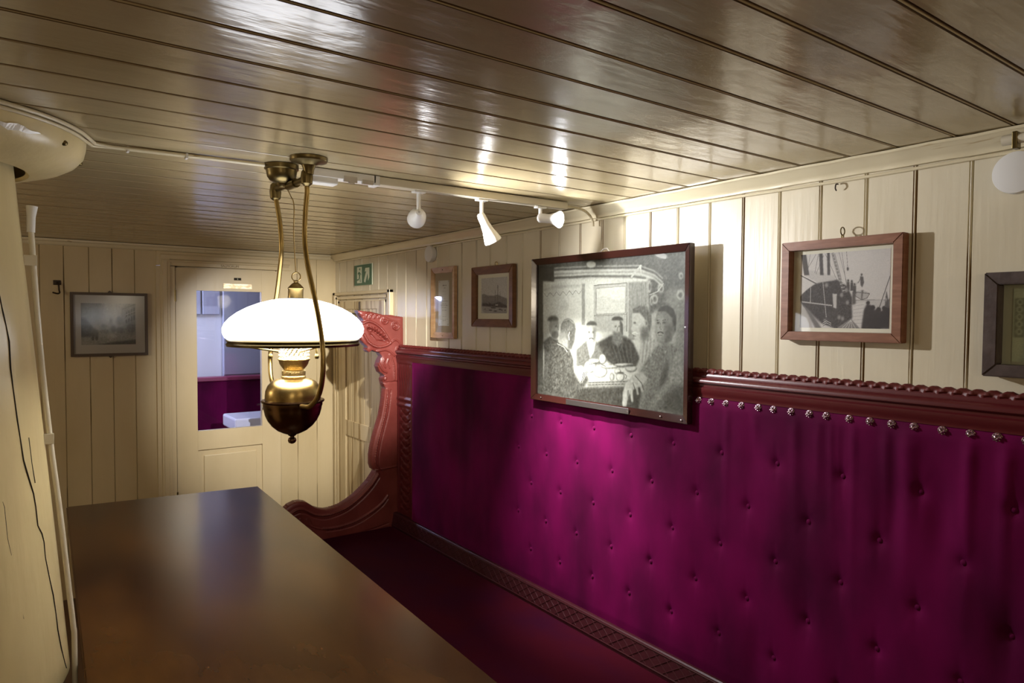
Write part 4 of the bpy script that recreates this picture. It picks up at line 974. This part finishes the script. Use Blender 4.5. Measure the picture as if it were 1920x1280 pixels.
obj('frame_pin', lathe(lathe(bmesh.new(), [(.003, 0), (.002, .002)], (0, -.016, .165), (0, -1, 0), 10), [(.003, 0), (.002, .002)], (0, -.016, -.165), (0, -1, 0), 10), M['darkbrass'], p4)

# ---- dark rough frame at the right edge
I = Ink(150, 150, [(180, 1070/1.0-0), (420, 1070), (420, 1440), (180, 1440)], .62)
I.a[:] = .60; h_, w_ = I.a.shape
I = Ink(150, 150, [(0, 0), (150, 0), (150, 150), (0, 150)], .70, 1.1)
I.poly([(18, 8), (150, 8), (150, 150), (10, 150)], .66, soft=1); I.poly([(18, 95), (150, 90), (150, 150), (14, 150)], .45, soft=3, tex=.2)
for k in range(7): I.path([(22+k*18, 12), (31+k*18, 20), (40+k*18, 12)], 2, .2); I.path([(22+k*18, 20), (31+k*18, 12), (40+k*18, 20)], 2, .2)
I.path([(18, 10), (150, 10)], 2, .25); I.path([(18, 22), (150, 22)], 2, .25)
I.poly([(2, 20), (16, 20), (16, 100), (2, 100)], .35); 
for k in range(5): I.ell((9, 28+k*15), 4, 7, .7); I.ell((9, 28+k*15), 2, 4, .3)
for x, y, s_ in ((32, 90, 1), (60, 92, 1.), (92, 88, 1.2), (120, 92, 1.)): I.ell((x, y-10*s_), 4*s_, 5*s_, .15); I.poly([(x-7*s_, y-4), (x+7*s_, y-4), (x+5*s_, y+40*s_), (x-5*s_, y+40*s_)], .12, soft=1)
I.line((52, 50), (90, 70), 2, .3); noise2(I, .03, 0)
p5 = picture('framed_photograph', 'rough dark-framed photograph cut off by the right edge of the view below the white disc', 'picture', .458, .290, .226, 1.566, 'R', .0265, .040, M['f_black'], .006, I, (.85, .95, .72), mat('sage_mat', (.50, .50, .38), .7), (-.100, .112, -.080, .078), bev=.002)

# ---- street photograph on the back wall
I = Ink(190, 140, [(285, 250), (1275, 250), (1290, 968), (285, 995)], .62)
I.poly([(285, 250), (680, 250), (640, 560), (285, 640)], .45, soft=10); I.poly([(700, 250), (1050, 250), (960, 700), (740, 600)], .82, soft=10)
I.poly([(285, 500), (340, 500), (430, 590), (520, 690), (600, 740), (600, 860), (285, 860)], .16, soft=3, tex=.15)
I.poly([(1020, 340), (1120, 270), (1275, 250), (1280, 900), (1040, 760)], .52, soft=2)
for k in range(4):
    for j in range(2): I.poly([(1100+k*46, 400-k*26+j*130), (1126+k*46, 390-k*26+j*130), (1126+k*46, 480-k*20+j*110), (1100+k*46, 490-k*20+j*110)], .18, soft=1)
I.line((1040, 350), (1275, 262), 10, .25); I.line((1090, 450), (1278, 380), 9, .75)
for x, y, rx, ry in ((700, 650, 60, 30), (830, 560, 22, 60), (870, 700, 50, 70), (980, 550, 50, 80), (1000, 720, 70, 60), (1200, 680, 80, 90), (500, 800, 40, 90), (570, 810, 30, 80), (740, 740, 60, 40), (660, 740, 40, 40)): I.ell((x, y), rx, ry, .28, .7, 3)
I.poly([(285, 860), (700, 830), (1290, 800), (1290, 968), (285, 995)], .62, soft=4); I.poly([(600, 985), (900, 930), (1290, 880), (1290, 968)], .2, soft=2); I.ell((500, 860), 26, 50, .2); I.ell((570, 860), 26, 50, .2); I.ell((840, 830), 90, 40, .85, .8, 5)
noise2(I, .04, 1)
p6 = picture('framed_photograph', 'thin dark-framed street photograph on the far boarded wall left of the door', 'picture', .434, .378, .356, 1.524, 'B', .015, .016, M['f_olive'], .004, I, (.52, .50, .48), mat('grey_mat', (.42, .38, .36), .7), (-.139, .127, -.114, .118), bev=.001, glass='pane_soft')
bm = bmesh.new()
for s_ in (1, -1):
    v = [bm.verts.new((x, y, z*s_)) for y in (-.012, -.004) for x, z in ((-.011, .176), (-.007, .184), (0, .190), (.007, .184), (.011, .176))]
    for y0 in (0, 5): bm.faces.new([v[y0+k] for k in (range(5) if y0 else range(4, -1, -1))])
    for k in range(4): bm.faces.new((v[k], v[k+1], v[k+6], v[k+5]))
obj('crest', bm, M['f_olive'], p6)

# ================================================================ SMALL WALL FITTINGS
sg = thing('exit_sign', 'small green emergency exit sign with running figure and arrow above the corner door', 'sign', (XR-.004, 3.985, 1.836), (0, 0, -PI/2))
obj('plate', B(-.1345, .1345, -.004, .0, -.066, .066, .001), M['signw'], sg)
obj('green_panel', B(-.131, .126, -.0052, -.0038, -.064, .062), M['green'], sg)
def flat(pts, y, t_=.0006):
    bm = bmesh.new(); a = [bm.verts.new((x, y, z)) for x, z in pts]; b = [bm.verts.new((x, y+t_, z)) for x, z in pts]
    bm.faces.new(a); bm.faces.new(b[::-1])
    for i in range(len(pts)): bm.faces.new((a[i], b[i], b[(i+1) % len(pts)], a[(i+1) % len(pts)]))
    bmesh.ops.recalc_face_normals(bm, faces=bm.faces); return bm
obj('doorway_symbol', flat([(-.088, -.050), (-.016, -.050), (-.016, .050), (-.088, .050)], -.0060), M['signw'], sg)
bm = bmesh.new()
def stick(p, q, w_): 
    dx, dz_ = q[0]-p[0], q[1]-p[1]; l = math.hypot(dx, dz_); nx, nz = -dz_/l*w_/2, dx/l*w_/2
    pts = [(p[0]+nx, p[1]+nz), (q[0]+nx, q[1]+nz), (q[0]-nx, q[1]-nz), (p[0]-nx, p[1]-nz)]
    a = [bm.verts.new((x, -.0068, z)) for x, z in pts]; b = [bm.verts.new((x, -.006, z)) for x, z in pts]
    bm.faces.new(a); bm.faces.new(b[::-1])
    for i in range(4): bm.faces.new((a[i], b[i], b[(i+1) % 4], a[(i+1) % 4]))
for p, q, w_ in (((-.048, .030), (-.044, .042), .013), ((-.058, .018), (-.046, -.010), .018), ((-.060, .018), (-.074, .006), .006), ((-.050, .016), (-.026, .002), .006), ((-.046, -.008), (-.036, -.044), .008), ((-.050, -.008), (-.062, -.030), .008), ((-.062, -.028), (-.088, -.030), .008)): stick(p, q, w_)
bmesh.ops.recalc_face_normals(bm, faces=bm.faces); obj('running_figure', bm, M['green'], sg)
obj('arrow', flat([(.020, -.045), (.036, -.050), (.072, .010), (.078, -.038), (.096, -.020), (.096, .040), (.038, .040), (.030, .018), (.050, .020), (.018, -.034)], -.0062), M['signw'], sg)

def disc(label, y, z, r_):
    t = thing('wall_disc', label, 'speaker', (XR-.002, y, z))
    obj('base', lathe(bmesh.new(), [(r_*.92, 0), (r_*.92, .010)], (0, 0, 0), (-1, 0, 0), 48), M['white'], t)
    obj('cover', lathe(bmesh.new(), [(r_, .008), (r_, .022), (r_*.97, .026), (r_*.6, .029), (.001, .030)], (0, 0, 0), (-1, 0, 0), 64), M['white'], t, True)
disc('small round white disc on the boarded wall above the tall narrow frame', 3.12, 1.902, .043)
disc('larger round white disc at the right edge above the rough dark frame', .557, 1.892, .045)

hk = thing('coat_hook', 'small dark iron coat hook on the far boarded wall beside the mast', 'hook', (.188, YB, 1.73))
bm = B(-.018, .018, -.006, 0, .008, .034, .003); obj('plate', bm, M['iron'], hk)
bm = tube(bmesh.new(), spline([(.002, -.006, .022), (.006, -.022, .010), (.008, -.026, -.020), (.010, -.032, -.034), (.0, -.048, -.040), (-.022, -.058, -.034)]), .0042, 10); obj('hook_arm', bm, M['iron'], hk, True)
lt = thing('door_latch', 'dark iron latch on the corner door behind the dragon head', 'latch', (XR-.014, 4.02, 1.60))
bm = B(-.006, .0, -.006, .006, -.09, .07, .001); box(bm, -.010, -.004, -.05, .10, -.012, .0, .002); obj('bar', bm, M['iron'], lt)
nl = thing('small_hook', 'tiny dark screw hook just under the crown moulding', 'hook', (XR-.004, .96, 1.925))
obj('screw', tube(bmesh.new(), spline([(0, 0, .006), (-.010, 0, .004), (-.013, 0, -.006), (-.008, 0, -.012)]), .0018, 8), M['iron'], nl, True)
